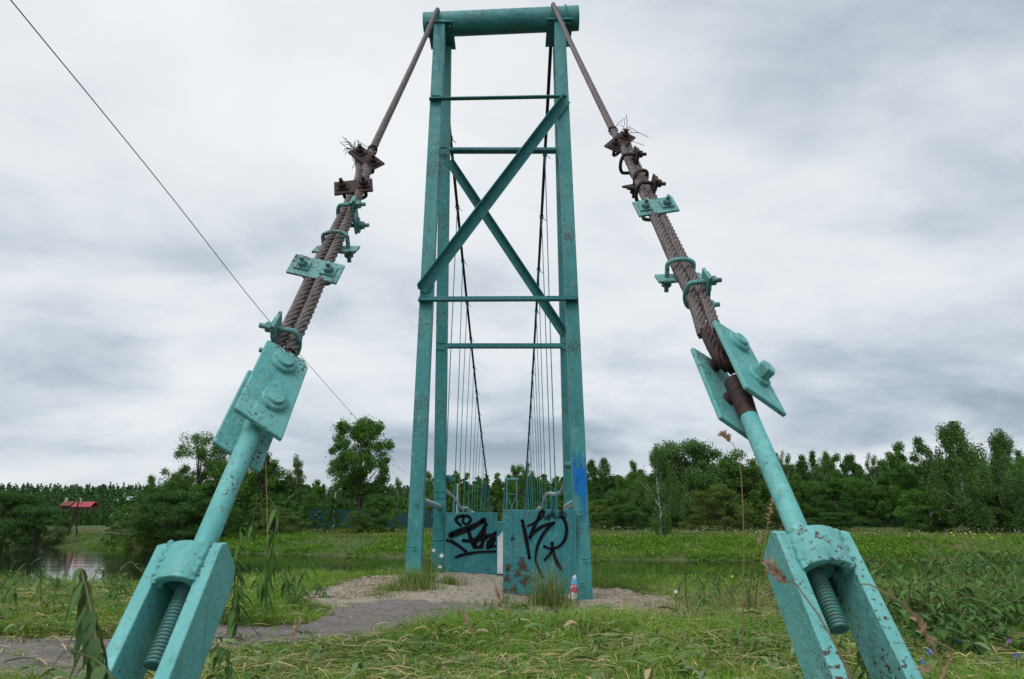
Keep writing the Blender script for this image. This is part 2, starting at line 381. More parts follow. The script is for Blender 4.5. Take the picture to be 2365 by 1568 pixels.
def spray(name, c, noise=0.25, ns=60, zs=1.0):
    m = Mat(name, 0.85, 0.08); m.col(m.mix(m.ramp(m.noise(m.coord('World', (1, 1, .35)), 16, 4, .6), [(.35, 0), (.65, 1)]), c, tuple(x * (.6 if i < 2 else .8) for i, x in enumerate(c)))); at = m.n('ShaderNodeAttribute'); at.attribute_name = 'a'
    nz = m.noise(m.coord('World', (1, 1, zs)), ns, 5, 0.72)
    f = m.math('ADD', at.outputs['Fac'], m.math('MULTIPLY', m.math('SUBTRACT', nz, 0.5), noise * 2))
    f = m.ramp(f, [(0.10, 0), (0.75, 1)])
    tr = m.n('ShaderNodeBsdfTransparent'); ms_ = m.n('ShaderNodeMixShader'); m.l(f, ms_.inputs[0]); m.l(tr.outputs[0], ms_.inputs[1]); m.l(m.b.outputs[0], ms_.inputs[2]); m.l(ms_.outputs[0], m.out.inputs[0]); return m.m
M_SPRAY = spray('black_spray_paint', (0.008, 0.008, 0.010)); M_BLUE = spray('blue_spray_paint', (0.012, 0.20, 0.56), 1.15, 30, .3)

# ---------------------------------------------------------------- ground, water
def sheet(xs, ys):
    X, Y = np.meshgrid(xs, ys); nx, ny = len(xs), len(ys)
    i = np.arange(nx * ny).reshape(ny, nx); f = np.stack([i[:-1, :-1], i[:-1, 1:], i[1:, 1:], i[1:, :-1]], -1).reshape(-1, 4)
    return X.ravel(), Y.ravel(), f
xs = np.unique(np.r_[np.linspace(-9, 9, 150), 9 + np.geomspace(0.3, 2500, 70), -9 - np.geomspace(0.3, 2500, 70)])
ys = np.unique(np.r_[-60, -20, -8, -4, np.linspace(-2, 20, 170), np.linspace(20.5, 68, 16), np.linspace(69, 125, 90), 125 + np.geomspace(1, 2500, 60)])
X, Y, f = sheet(xs, ys)
tag(place('ground', arr('ground', np.c_[X, Y, G(X, Y)], f, M_GROUND)), kind='structure')
X, Y, f = sheet(np.array([-1500, -300, 0, 300, 1500]), np.array([8.0, 40, 90, 160.0]))
tag(place('water', arr('water', np.c_[X, Y, np.full(len(X), WATER_Z)], f, M_WATER)), kind='structure')

def gpoly(px): return [tuple(on_ground(x, y)[:2]) for x, y in px]
PATH = gpoly([(-300, 1500), (60, 1500), (240, 1492), (330, 1480), (510, 1462), (690, 1450), (775, 1425), (770, 1402), (870, 1390), (1010, 1384), (1165, 1379), (1185, 1392), (1060, 1410), (985, 1442), (870, 1472), (700, 1490), (540, 1510), (420, 1545), (200, 1590), (-300, 1620)])
PAD = gpoly([(715, 1402), (750, 1372), (800, 1349), (860, 1337), (930, 1331), (1050, 1326), (1160, 1323), (1300, 1330), (1372, 1338), (1450, 1341), (1530, 1352), (1580, 1368), (1500, 1392), (1400, 1392), (1330, 1402), (1180, 1396), (1165, 1384), (870, 1396), (790, 1412)])
def slab(name, poly, mat, cell, lift, rough, edge, wob):
    p = np.array(poly); x0, y0 = p.min(0) - .2; x1, y1 = p.max(0) + .2
    X, Y, f = sheet(np.arange(x0, x1, cell), np.arange(y0, y1, cell))
    wx = X + wob * fbm(X * 3, Y * 3, 31, 3); wy = Y + wob * fbm(X * 3, Y * 3, 47, 3)
    ins = inpoly(wx, wy, poly); keep = ins[f].any(1); f = f[keep]
    z = G(X, Y) + lift + rough * fbm(X * 6, Y * 6, 61, 5); z = np.where(ins, z, G(X, Y) - edge)
    used = np.unique(f); mp = np.zeros(len(X), int); mp[used] = np.arange(len(used))
    return tag(place(name, arr(name, np.c_[X, Y, z][used], mp[f], mat)), kind='structure')
slab('path', PATH, M_ASPH, 0.035, 0.022, 0.022, 0.03, 0.22)
slab('concrete_pad', PAD, M_CONC, 0.035, 0.030, 0.022, 0.12, 0.3)

# loose stones round the pad
def scatter_solid(name, pts, size, mat):
    base = np.array([[1, 0, 0], [-1, 0, 0], [0, 1, 0], [0, -1, 0], [0, 0, 1], [0, 0, -1]], float)
    tri = np.array([[0, 2, 4], [2, 1, 4], [1, 3, 4], [3, 0, 4], [2, 0, 5], [1, 2, 5], [3, 1, 5], [0, 3, 5]])
    n = len(pts); j = base[None] * (0.6 + 0.8 * rng.random((n, 6, 1))) * size[:, None, None] * np.array([1, 1, .6])
    a = rng.random(n) * 6.28; c_, s_ = np.cos(a), np.sin(a); x = j[..., 0] * c_[:, None] - j[..., 1] * s_[:, None]; y = j[..., 0] * s_[:, None] + j[..., 1] * c_[:, None]
    v = np.stack([x, y, j[..., 2]], -1) + pts[:, None]
    fc = (tri[None] + 6 * np.arange(n)[:, None, None]).reshape(-1, 3)
    return place(name, arr(name, v.reshape(-1, 3), fc, mat, False))
n = 16000; X = rng.uniform(-3.2, 3.4, n); Y = rng.uniform(6.6, 11.2, n); wx = X + .25 * fbm(X * 2, Y * 2, 31, 2)
big = [(x * 1.03 + .0, y) for x, y in PAD]; k = inpoly(wx, Y, big) & (rng.random(n) < 0.25 + 0.75 * ((X < -1.25) | (X > .95)))
X, Y = X[k], Y[k]; sz = rng.uniform(.005, .016, len(X)) * np.where(X < -1.2, 1.35, 1.0)
tag(scatter_solid('gravel', np.c_[X, Y, G(X, Y) + .035], sz, M_PEB), 'pale loose gravel crumbling off the concrete round the tower feet', 'gravel', kind='stuff')

# ---------------------------------------------------------------- near tower
FY, FK = 8.0, 1.1 / 8.3          # front legs lean back
BY, BK = 10.4, -0.86 / 8.3       # rear legs lean forward
fp = lambda x, y: on_plane(x, y, FY, FK)
bp = lambda x, y: on_plane(x, y, BY, BK)
t = thing('bridge_tower', (-0.17, 9.2, 0), 'tall teal steel bridge tower with cross bracing, nearest the camera, topped by a thick pipe', 'bridge tower')
def leg(p, q, wd, dp, mat=M_TOWER):
    m = MB(); m.beam(p, q, (1, 0, 0), wd, dp); return m.build('leg', mat, t, 0.006)
XN = Vector((1, 0, 0))
lg_fl = leg(fp(951, 1362) + Vector((0, .08, -.12)), fp(1015.5, 46) + Vector((0, .08, 0)), 0.172, 0.16)
lg_fr = leg(fp(1352, 1386) + Vector((0, .08, -.12)), fp(1292.5, 44) + Vector((0, .08, 0)), 0.172, 0.16)
lg_bl = leg(bp(1012, 1336) + Vector((0, .08, -.1)), bp(1029, 104) + Vector((0, .08, 0)), 0.172, 0.14)
lg_br = leg(bp(1322, 1336) + Vector((0, .08, -.1)), bp(1290, 104) + Vector((0, .08, 0)), 0.172, 0.14)
# crossbars of the front and rear frames
def bar(p, q, side, h, name='crossbar', d=0.06):
    m = MB(); p, q = Vector(p), Vector(q); n = (q - p).normalized(); up = Vector(side); fr = n.cross(up).normalized()
    if fr.y > 0: fr = -fr
    m.angle(p, q, side, fr, h); return m.build(name, M_BRACE, t, 0.002)
off = Vector((0, -.014, 0))
bar(fp(992, 230) + off, fp(1306, 224) + off, (0, 0, -1), 0.062)
bar(fp(967, 692) + off, fp(1334, 690) + off, (0, 0, -1), 0.075)
bar(bp(1040, 348) + Vector((0, -.004, 0)), bp(1284, 348) + Vector((0, -.004, 0)), (0, 0, -1), 0.115)
bar(bp(1034, 799) + Vector((0, -.004, 0)), bp(1297, 799) + Vector((0, -.004, 0)), (0, 0, -1), 0.085)
def diag(p, q, h, o_):
    m = MB(); p, q = Vector(p) + o_, Vector(q) + o_; n = (q - p).normalized(); fr = Vector((0, -1, 0)); sd_ = n.cross(fr)
    if sd_.z < 0: sd_ = -sd_
    m.angle(p, q, sd_, fr, h); return m.build('diagonal_brace', M_BRACE, t, 0.002)
diag(fp(975, 674), fp(1308, 234), 0.135, Vector((0, -.03, 0)))
diag(bp(1036, 372), bp(1302, 772), 0.125, Vector((0, .004, 0)))
def bead(a, b_):
    n_ = 14; pts_ = [a.lerp(b_, i / n_) + Vector((random.uniform(-1, 1), random.uniform(-1, 1), random.uniform(-1, 1))) * .0025 for i in range(n_ + 1)]
    m = MB(); m.tube(pts_, [random.uniform(.005, .011) for _ in pts_], 6); m.build('weld_seam', M_TOWER, t)
for fn, yy, xa, xb, hgt in ((fp, 226, 1007, 1300, .04), (fp, 691, 984, 1321, .045), (fp, 226, 1007, 1300, -.04), (fp, 691, 984, 1321, -.045), (bp, 348, 1021, 1300, .062), (bp, 348, 1021, 1300, -.062), (bp, 799, 1017, 1308, .048), (bp, 799, 1017, 1308, -.048)):
    for xx in (xa, xb):
        c_ = fn(xx, yy) + Vector((0, -.006, hgt)); bead(c_ - XN * .062, c_ + XN * .062)
# seat plates under the pipe, the pipe and its keeper loops
PC = Vector((0, 9.36, 8.53)); PR = 0.192
pl, pr_ = P(980, 58, 9.40), P(1336, 42, 9.32)
pipe_c = lambda x: pl.lerp(pr_, (x - pl.x) / (pr_.x - pl.x))
m = MB(); ax = (pr_ - pl).normalized()
ringpts = [pl, pl + ax * .004, pr_ - ax * .004, pr_]
m.tube([pl, pr_], PR, 48, False); m.tube([pr_, pl], PR - .014, 48, False)
import itertools
for e_, sgn in ((pl, -1), (pr_, 1)):
    u = Vector((0, 0, 1)); w_ = ax.cross(u).normalized(); u = w_.cross(ax); vs = []
    for k in range(48):
        d = u * math.cos(k * math.pi / 24) + w_ * math.sin(k * math.pi / 24); vs += [e_ + d * PR, e_ + d * (PR - .014)]
    m.add(vs, [((2 * k), (2 * k + 1), (2 * k + 3) % 96, (2 * k + 2) % 96) for k in range(48)])
    m.prism(e_ - ax * sgn * .06, ax * sgn, (0, 0, 1), PR - .016, .01, 32)
top_pipe = m.build('top_pipe', M_TOWER, t)
for x0, xc in ((-1.20, -1.14), (0.76, 0.76)):
    m = MB(); c = pipe_c(xc); m.obox((xc, 9.40, c.z - PR - .012), (.205, 0, 0), (0, .33, 0), (0, 0, .011)); sp_ = m.build('seat_plate', M_TOWER, t, 0.003)
    for bx, by in ((-.15, -.24), (.15, -.24), (.15, .26), (-.15, .26)):
        m = MB(); m.prism((xc + bx, 9.40 + by, c.z - PR - .022), (0, 0, -1), (1, 0, 0), .022, .03, 6); m.build('bolt', M_CLAMP, sp_)
def loop(x, r, rad, mat, name='keeper_loop'):
    m = MB(); c = pipe_c(x); pts = [c + Vector((0, math.cos(a) * (PR + r), math.sin(a) * (PR + r))) for a in np.linspace(R(-25), R(205), 26)]
    pts = [pts[0] - Vector((0, 0, .18))] + pts + [pts[-1] - Vector((0, 0, .18))]; m.tube(pts, rad, 10); return m.build(name, mat, t)
loop(0.86, .014, .013, M_TOWER); loop(-1.245, .014, .013, M_TOWER)
# small fittings: short pipes between front and rear leg, stubs and step lugs
def pipe(a, b, r, mat, name='cross_pipe', n=16):
    m = MB(); m.tube([a, b], r, n); return m.build(name, mat, t)
pipe(P(975, 1156, 8.3), P(1016, 1171, 10.45), 0.042, M_SILVER)
pipe(P(1335, 1156, 8.3), P(1308, 1172, 10.45), 0.05, M_SILVER)
pipe(P(1022, 1104, 10.45), P(1045, 1105, 10.42), 0.05, M_TOWER, 'pipe_stub')
pipe(P(1309, 1074, 8.6), P(1330, 1074, 8.45), 0.045, M_TOWER, 'pipe_stub')
for px, py in ((966, 1163), (961, 1262), (1335, 1190), (1344, 1290), (1338, 1345)):
    m = MB(); c = fp(px, py); m.tube([c + Vector((0, -.03, 0)), c + Vector((-.05 if px < 1200 else .05, -.03, 0))], .011, 8); m.build('step_lug', M_TOWER, t)
for py, b in ((1247, 0), (1135, 0), (1150, 0)):
    m = MB(); a, b_ = bp(1000, py), bp(1026, py); m.tube([a + Vector((0, -.004, 0)), b_ + Vector((0, -.004, 0))], .006, 6); m.build('weld_seam', M_TOWER, t)
# gate panels
def panel(x0, x1, yt, yb, PX, seams):
    a, b = PX(x0, yb), PX(x1, yt); Yc = (a.y + b.y) / 2
    m = MB(); m.obox(((a.x + b.x) / 2, Yc + .03, (a.z + b.z) / 2), ((b.x - a.x) / 2, 0, 0), (0, .028, 0), (0, 0, (b.z - a.z) / 2))
    o = m.build('barrier_panel', M_PANEL, t, 0.006)
    for sx_ in seams:
        s_ = MB(); x = a.x + (b.x - a.x) * sx_; s_.obox((x, Yc, (a.z + b.z) / 2), (.004, 0, 0), (0, .0035, 0), (0, 0, (b.z - a.z) / 2 - .01)); s_.build('welded_seam', M_PANEL, o, .001)
    return o, a, b, Yc
pn, na, nb, nY = panel(1161, 1330, 1177, 1372, lambda x, y: P(x, y, 8.02), (.065, .135, .95))
pf, fa, fb, fY = panel(1026, 1149, 1184, 1334, lambda x, y: P(x, y, 10.25), (.14, .84, .92))
pn['label'] = 'near teal barrier panel with looping black graffiti and rust spots'
pf['label'] = 'far teal barrier panel with thick black scrawled graffiti'
def stroke(mb, pts, wd, Yp, soft=0.35, close=False):
    """flat ribbon of paint with soft edges, on the plane Y = Yp"""
    pts = [Vector((p[0], Yp, p[1])) for p in pts]; pts = smooth_path(pts, .012); n = len(pts); vs = []; aa = []
    for i, p in enumerate(pts):
        tt = (pts[min(i + 1, n - 1)] - pts[max(i - 1, 0)]).normalized(); nn_ = Vector((-tt.z, 0, tt.x))
        ww = wd * (0.92 + 0.16 * math.sin(i * .13)); end = 1.0 if 1 < i < n - 2 else .75
        for k, al in ((-1.6, 0), (-.68, 1), (0, 1), (.68, 1), (1.6, 0)): vs.append(p + nn_ * k * ww / 2 * end); aa.append(al)
    for i0, dr in ((0, -1), (n - 1, 1)):
        pass
    mb.add(vs, [(i * 5 + k, i * 5 + k + 1, i * 5 + k + 6, i * 5 + k + 5) for i in range(n - 1) for k in range(4)], False, aa)
    for idx in (0, n - 1):
        c0 = pts[idx]; fan = [c0] + [c0 + Vector((math.cos(a), 0, math.sin(a))) * wd * .36 for a in np.linspace(0, 6.283, 17)[:-1]] + [c0 + Vector((math.cos(a), 0, math.sin(a))) * wd * .80 for a in np.linspace(0, 6.283, 17)[:-1]]
        mb.add(fan, [(0, 1 + k, 1 + (k + 1) % 16) for k in range(16)] + [(1 + k, 17 + k, 17 + (k + 1) % 16, 1 + (k + 1) % 16) for k in range(16)], False, [1.0] * 17 + [0.0] * 16)
# graffiti traced from crop pixels (crop scale 3.267 px per photo px, origin 1240,1480)
def cp(pts, Yp): return [(lambda q: (q.x, q.z))(P((1240 + x / 3.267) / 1.3776, (1480 + y / 3.267) / 1.3776, Yp)) for x, y in pts]
FARTAG = [(26, [(735, 622), (690, 575), (705, 540), (760, 525), (825, 535), (840, 575), (800, 612), (760, 590), (765, 545)]),
 (52, [(640, 725), (740, 685), (860, 640), (975, 575)]), (32, [(1000, 615), (960, 690), (900, 780), (880, 850)]),
 (30, [(815, 660), (840, 760), (870, 830)]), (28, [(765, 782), (830, 785), (900, 768), (960, 740), (1060, 720), (1110, 705)]),
 (26, [(985, 640), (980, 740), (955, 850)]), (26, [(890, 850), (935, 850), (965, 800), (945, 770), (900, 790), (885, 830)]),
 (24, [(1000, 760), (1035, 735), (1065, 760), (1020, 800)]), (24, [(1105, 700), (1080, 780), (1055, 850)]), (22, [(1015, 855), (1060, 820), (1105, 845)]),
 (24, [(575, 780), (640, 790), (720, 840), (795, 898)]), (22, [(690, 955), (760, 930), (900, 905), (1030, 898), (1105, 895)]), (24, [(1020, 860), (1025, 800), (1095, 775)])]
NEARTAG = [(30, [(1378, 578), (1405, 700), (1432, 840), (1450, 960)]), (26, [(1455, 745), (1490, 660), (1540, 560), (1565, 490), (1598, 470), (1600, 500), (1575, 545), (1530, 580)]),
 (18, [(1435, 630), (1490, 605), (1545, 570)]), (26, [(1455, 750), (1520, 680), (1600, 630), (1705, 595)]),
 (26, [(1705, 598), (1620, 680), (1550, 800), (1520, 920), (1530, 1030), (1580, 1160)]), (26, [(1790, 540), (1825, 590), (1838, 680), (1820, 770), (1770, 835), (1700, 865), (1650, 862), (1610, 845)]),
 (28, [(1688, 810), (1695, 880), (1725, 980), (1780, 1080)]), (22, [(1690, 880), (1650, 940), (1612, 982)]), (5, [(1700, 610), (1706, 655)]), (5, [(1456, 760), (1453, 805)]), (5, [(1474, 760), (1480, 795)])]
def graffiti(tag_, Yp, parent, name, pr, x_lo, x_hi):
    mb = MB(); sc = 8.02 / (F * 4.5) * .96 if pr == 0 else 10.25 / (F * 4.5) * .96; i = 0
    for wd, pts in tag_:
        q = [(min(max(a, x_lo), x_hi), b) for a, b in cp(pts, Yp)]
        stroke(mb, q, wd * sc, Yp - .0006 * i); i += 1
    return mb.build(name, M_SPRAY, parent)
graffiti(NEARTAG, nY - .006, pn, 'graffiti', 0, na.x + .03, nb.x - .03); graffiti(FARTAG, fY - .006, pf, 'graffiti', 1, fa.x + .03, fb.x - .03)
# rust eating through the near panel
M_RUSTP = spray('rust_bloom', (0.13, 0.040, 0.016), 1.5); M_DARKP = spray('dark_chips', (0.012, 0.016, 0.02), 1.9)
def patch(name, mat, par_, Yp, spots, k_):
    for x_, y_, r_ in spots:
        mb_ = MB()
        q_ = P((1240 + x_ / 3.267) / 1.3776, (1480 + y_ / 3.267) / 1.3776, Yp); rr_ = r_ * 8.02 / (F * 4.5); ph = random.random() * 6
        ring_ = [(1 + .3 * math.sin(3 * a + ph) + .15 * math.sin(5 * a)) for a in np.linspace(0, 6.283, 21)[:-1]]
        vs_ = [q_] + [q_ + Vector((math.cos(i * .31416) * rr_ * c_ * .5, 0, math.sin(i * .31416) * rr_ * c_ * .5)) for i, c_ in enumerate(ring_)] + [q_ + Vector((math.cos(i * .31416) * rr_ * c_, 0, math.sin(i * .31416) * rr_ * c_)) for i, c_ in enumerate(ring_)]
        vs_ = [Vector((min(max(v.x, na.x + .01), nb.x - .01), v.y, max(v.z, na.z + .01))) for v in vs_]
        mb_.add(vs_, [(0, 1 + i, 1 + (i + 1) % 20) for i in range(20)] + [(1 + i, 21 + i, 21 + (i + 1) % 20, 1 + (i + 1) % 20) for i in range(20)], False, [k_] + [k_ * .8] * 20 + [0] * 20); Yp -= .0002
        mb_.build(name, mat, par_)
patch('rust_patch', M_RUSTP, pn, nY - .0045, [(1378, 972, 26), (1390, 1060, 55), (1370, 1020, 45), (1430, 1165, 40), (1390, 1215, 45), (1235, 1050, 40), (1220, 1180, 50), (1500, 1180, 35), (1290, 1290, 50), (1190, 1300, 40), (1330, 1130, 40)], .54)
patch('chipped_paint', M_DARKP, pn, nY - .004, [(1690, 515, 55), (1790, 510, 60), (1640, 545, 40), (1225, 1080, 30), (1275, 760, 25)], .62)
# blue spray patch on the front right leg
mb = MB()
fr_dir = (fp(1292.5, 44) - fp(1352, 1386)).normalized(); z0 = fp(1340, 1250); z1 = fp(1335, 1035)
ny = 24; nx_ = 8; vs = []; aa = []
for j in range(ny + 1):
    for i in range(nx_ + 1):
        v_ = j / ny; p = fp(1352, 1386).lerp(fp(1292.5, 44), (1386 - (1225 - 190 * v_)) / (1386 - 44)); base = fp(1352 - (1386 - (1225 - 190 * v_)) * 59.5 / 1342, 1225 - 190 * v_)
        u = i / nx_; p = base + Vector(((u - .5) * .168, -.004, 0)); vs.append(p)
        low = 1 - abs(u - .62) * 2.2; a = min(1, 2.2 * (1 - v_)) * 1.0; body = 1.0 if v_ > .42 else max(0.0, low) * (v_ / .42) * 1.1
        aa.append(max(0.0, min(1.0, body * (1.0 if v_ < .72 else max(0, (1 - v_) / .28)) * (0.95 if 0 < i < nx_ else .45))) * .58)
mb.add(vs, [(j * (nx_ + 1) + i, j * (nx_ + 1) + i + 1, (j + 1) * (nx_ + 1) + i + 1, (j + 1) * (nx_ + 1) + i) for j in range(ny) for i in range(nx_)], False, aa)
mb.build('blue_paint_patch', M_BLUE, lg_fr)

# ---------------------------------------------------------------- suspended span and far tower
SY0, SY1 = 10.55, 118.0; MID = 64.0; CXL, CXR = -1.20, 0.66
def cable_z(y): return 0.05 + 8.62 * ((y - MID) / (MID - 9.55)) ** 2
def deck_z(y): return -0.02 - 0.45 * (1 - ((y - MID) / (MID - SY0)) ** 2)
b = thing('suspension_bridge', (-0.27, SY0, 0), 'narrow suspended footbridge deck with many thin hangers reaching over the river', 'footbridge')
M_DECK = plain('pale_deck_boards', (0.34, 0.33, 0.30))
m = MB(); n = 60; ysd = np.linspace(SY0, SY1, n)
vs = [];
for y in ysd:
    z = deck_z(y)
    vs += [Vector((-1.22, y, z)), Vector((.70, y, z)), Vector((.70, y, z - .1)), Vector((-1.22, y, z - .1))]
m.add(vs, [(i * 4 + k, i * 4 + (k + 1) % 4, (i + 1) * 4 + (k + 1) % 4, (i + 1) * 4 + k) for i in range(n - 1) for k in range(4)]); m.build('deck', M_DECK, b)
for X0 in (-1.26, .73):
    m = MB(); m.tube([(X0, y, deck_z(y) - .06) for y in ysd], .06, 6); m.build('edge_beam', M_BRACE, b)
for X0 in (CXL, CXR):
    m = MB(); c = pipe_c(X0)
    arc = [c + Vector((0, math.sin(a) * (PR + .03), math.cos(a) * (PR + .03))) for a in np.linspace(R(-50), R(70), 14)]
    path = arc + [Vector((X0, y, cable_z(y))) for y in np.linspace(9.75, 118.4, 300)]
    m.tube(smooth_path(path[:60], .05) + path[60:], .031, 12, lobes=0); m.build('main_cable', M_DARKCABLE, b)
    # rope clips with loose wire ends
hy = [11.9 + 1.82 * i for i in range(59)]
rest = MB()
for side, X0, XD in ((0, CXL, -1.30), (1, CXR, .78)):
    for i, y in enumerate(hy):
        y = y + (0.35 if side else 0) + random.uniform(-.05, .05); zt = cable_z(y); zd = deck_z(y) + .1
        sw = random.uniform(-.03, .03); mid = Vector((XD + sw, y, zd + 1.1))
        big = y < 70; g = MB() if i < 49 else rest
        top = max(zt, zd + 1.2)
        g.tube([(X0, y, top), (X0 * .5 + XD * .5 + sw, y, (top + zd + 1.15) / 2), mid], .0095 if y < 30 else .012, 5, False)
        g.tube([mid + Vector((0, 0, .15)), (XD, y, zd - .1)], .032, 6, True)
        if y < 30 or 1: g.tube([(X0, y - .05, zt), (X0, y + .05, zt)], .046, 8); g.tube([(X0 - .03, y, zt + .02), (X0 + .05, y, zt - .05), (X0 + .11, y, zt - .10)], .008, 4)
        if i < 49: g.build('hanger', M_BRACE, b)
rest = rest.build('hanger', M_BRACE, b); rest['kind'] = 'stuff'
for X0, sgn, zz in ((-1.24, 1, 1), (.72, -1, 1)):
    m = MB(); pts = []
    if sgn == 1: pts = [P(1022, 1124, 12.4), P(1034, 1137, 13.3), P(1047, 1147, 14.4)]
    else: pts = [P(1305, 1112, 10.5), P(1303, 1122, 10.6), P(1295, 1137, 10.9), P(1283, 1142, 11.5), P(1268, 1139, 13.0), P(1257, 1148, 15.0)]
    pts += [Vector((X0 + sgn * .02 * math.sin(y), y, deck_z(y) + 1.24 + .035 * math.sin(y * 1.7) - .02 * min(1, (y - 13) / 10))) for y in np.arange(17.5, 117, 1.82)]
    m.tube(smooth_path(pts, .5), .030, 10); m.build('handrail', M_SILVER, b)
for X0 in (-1.27, .75):
    m = MB(); top = [Vector((X0, y, deck_z(y) + .95)) for y in ysd]
    for k in range(3):
        m.tube([Vector((X0, y, deck_z(y) + .25 + .3 * k + .02 * math.sin(y * 2 + k))) for y in np.arange(11, 117, .9)], .007, 4, False)
    m.build('side_mesh', M_BRACE, b)
ft = thing('bridge_tower', (-0.2, 119, 0), 'small distant teal bridge tower with X bracing at the far end of the footbridge', 'bridge tower')
def fl(px, py, Y=119.0): return P(px, py, Y)
zt = 7.7
for X0 in (-.95, .85):
    for Y0 in (118.2, 119.6):
        m = MB(); m.beam((X0, Y0 + (119 - Y0) * .0, -1.2), (X0 * .93, 118.9 + (Y0 - 118.9) * .3, zt), XN, .2, .2); m.build('leg', M_TOWER, ft)
m = MB(); m.tube([(-1.25, 118.9, zt + .2), (1.15, 118.9, zt + .2)], .24, 16); m.build('top_pipe', M_TOWER, ft)
for z in (5.4, 1.5):
    m = MB(); m.beam((-.9, 118.3, z), (.8, 118.3, z), (0, 0, 1), .14, .08); m.build('crossbar', M_TOWER, ft)
for a_, b__ in (((-.9, 1.5), (.8, 5.3)), ((-.9, 5.3), (.8, 1.5))):
    m = MB(); m.beam((a_[0], 118.25 if a_[1] < 3 else 118.6, a_[1]), (b__[0], 118.25 if a_[1] < 3 else 118.6, b__[1]), (0, 0, 1), .14, .06); m.build('diagonal_brace', M_TOWER, ft)

# ---------------------------------------------------------------- guy-cable stays
AX = Vector((0, 1, 1.21)).normalized(); N0 = Vector((0, -AX.z, AX.y))
def nvec(deg): return N0 * math.cos(R(deg)) + XN * math.sin(R(deg))
def clamp(par, c, axis, deg, mat, tilt=0.0, L_=.30, W_=.15, half=.068, reach=.075):
    """plate with a U-bolt round the ropes; bolts point along n"""
    a = Vector(axis).normalized(); n = nvec(deg); n = (n - a * n.dot(a)).normalized(); tt = a.cross(n).normalized()
    if abs(deg) < 20 or abs(deg) > 160:
        rot = Matrix.Rotation(R(-16 if abs(deg) < 20 else 14), 3, tt); n = rot @ n; a = rot @ a
        if n.y > N0.y and abs(deg) < 20: rot = Matrix.Rotation(R(32), 3, tt); n = rot @ n; a = rot @ a
    if tilt:
        rot = Matrix.Rotation(R(tilt), 3, n); a = rot @ a; tt = rot @ tt
    off_ = half * .55
    m = MB(); m.obox(c + n * (off_ + .009), tt * L_ / 2, a * W_ / 2, n * .009); pl_ = m.build('cable_clamp', mat, par, .004)
    u = MB(); rr = half; arcp = [c - n * (off_ - .0) + tt * math.cos(x) * (rr + .012) - n * math.sin(x) * .035 for x in np.linspace(0, math.pi, 11)]
    pts = [c + tt * (rr + .012) + n * (off_ + reach + .02)] + arcp + [c - tt * (rr + .012) + n * (off_ + reach + .02)]
    u.tube(pts, .014, 10); u.build('u_bolt', mat, pl_)
    for sg in (-1, 1):
        q = c + tt * sg * (rr + .012) + n * (off_ + .018)
        k = MB(); k.obox(q + n * .006, tt * .045, a * .038, n * .006); k.build('washer', mat, pl_, .002)
        k = MB(); k.prism(q + n * .012, n, tt, .031, .032, 6); k.build('nut', mat, pl_)
    return pl_
def rope(mb, pts, r=.034, step=.02, pitch=.32, ns=6):
    """six strands laid helically round each other"""
    pts = smooth_path(pts, step); n = len(pts); T = []; u = None; L_ = 0; fr_ = []
    for i in range(n):
        t = (pts[min(i + 1, n - 1)] - pts[max(i - 1, 0)]).normalized()
        if u is None: u = XN.copy()
        u = (u - t * u.dot(t)).normalized()
        if i: L_ += (pts[i] - pts[i - 1]).length
        fr_.append((u.copy(), t.cross(u), L_))
    for k in range(ns):
        mb.tube([pts[i] + (a * math.cos(6.2832 * (l / pitch + k / ns)) + b_ * math.sin(6.2832 * (l / pitch + k / ns))) * r * .655 for i, (a, b_, l) in enumerate(fr_)], r * .36, 7, False)
    mb.tube(pts[::4] + [pts[-1]], r * .5, 6)
def fray(mb, c, d, n, ln, spread):
    for i in range(n):
        v = (Vector(d) + Vector((random.gauss(0, spread), random.gauss(0, spread), random.gauss(0, spread)))).normalized(); l = ln * random.uniform(.5, 1.2); k = Vector((random.gauss(0, .45), random.gauss(0, .45), random.gauss(0, .45)))
        mb.tube([c, c + v * l * .5, c + v * l + k * l * .35, c + v * l * .95 + k * l * 1.0 + Vector((0, 0, -.15 * l))], .0028, 4, False)
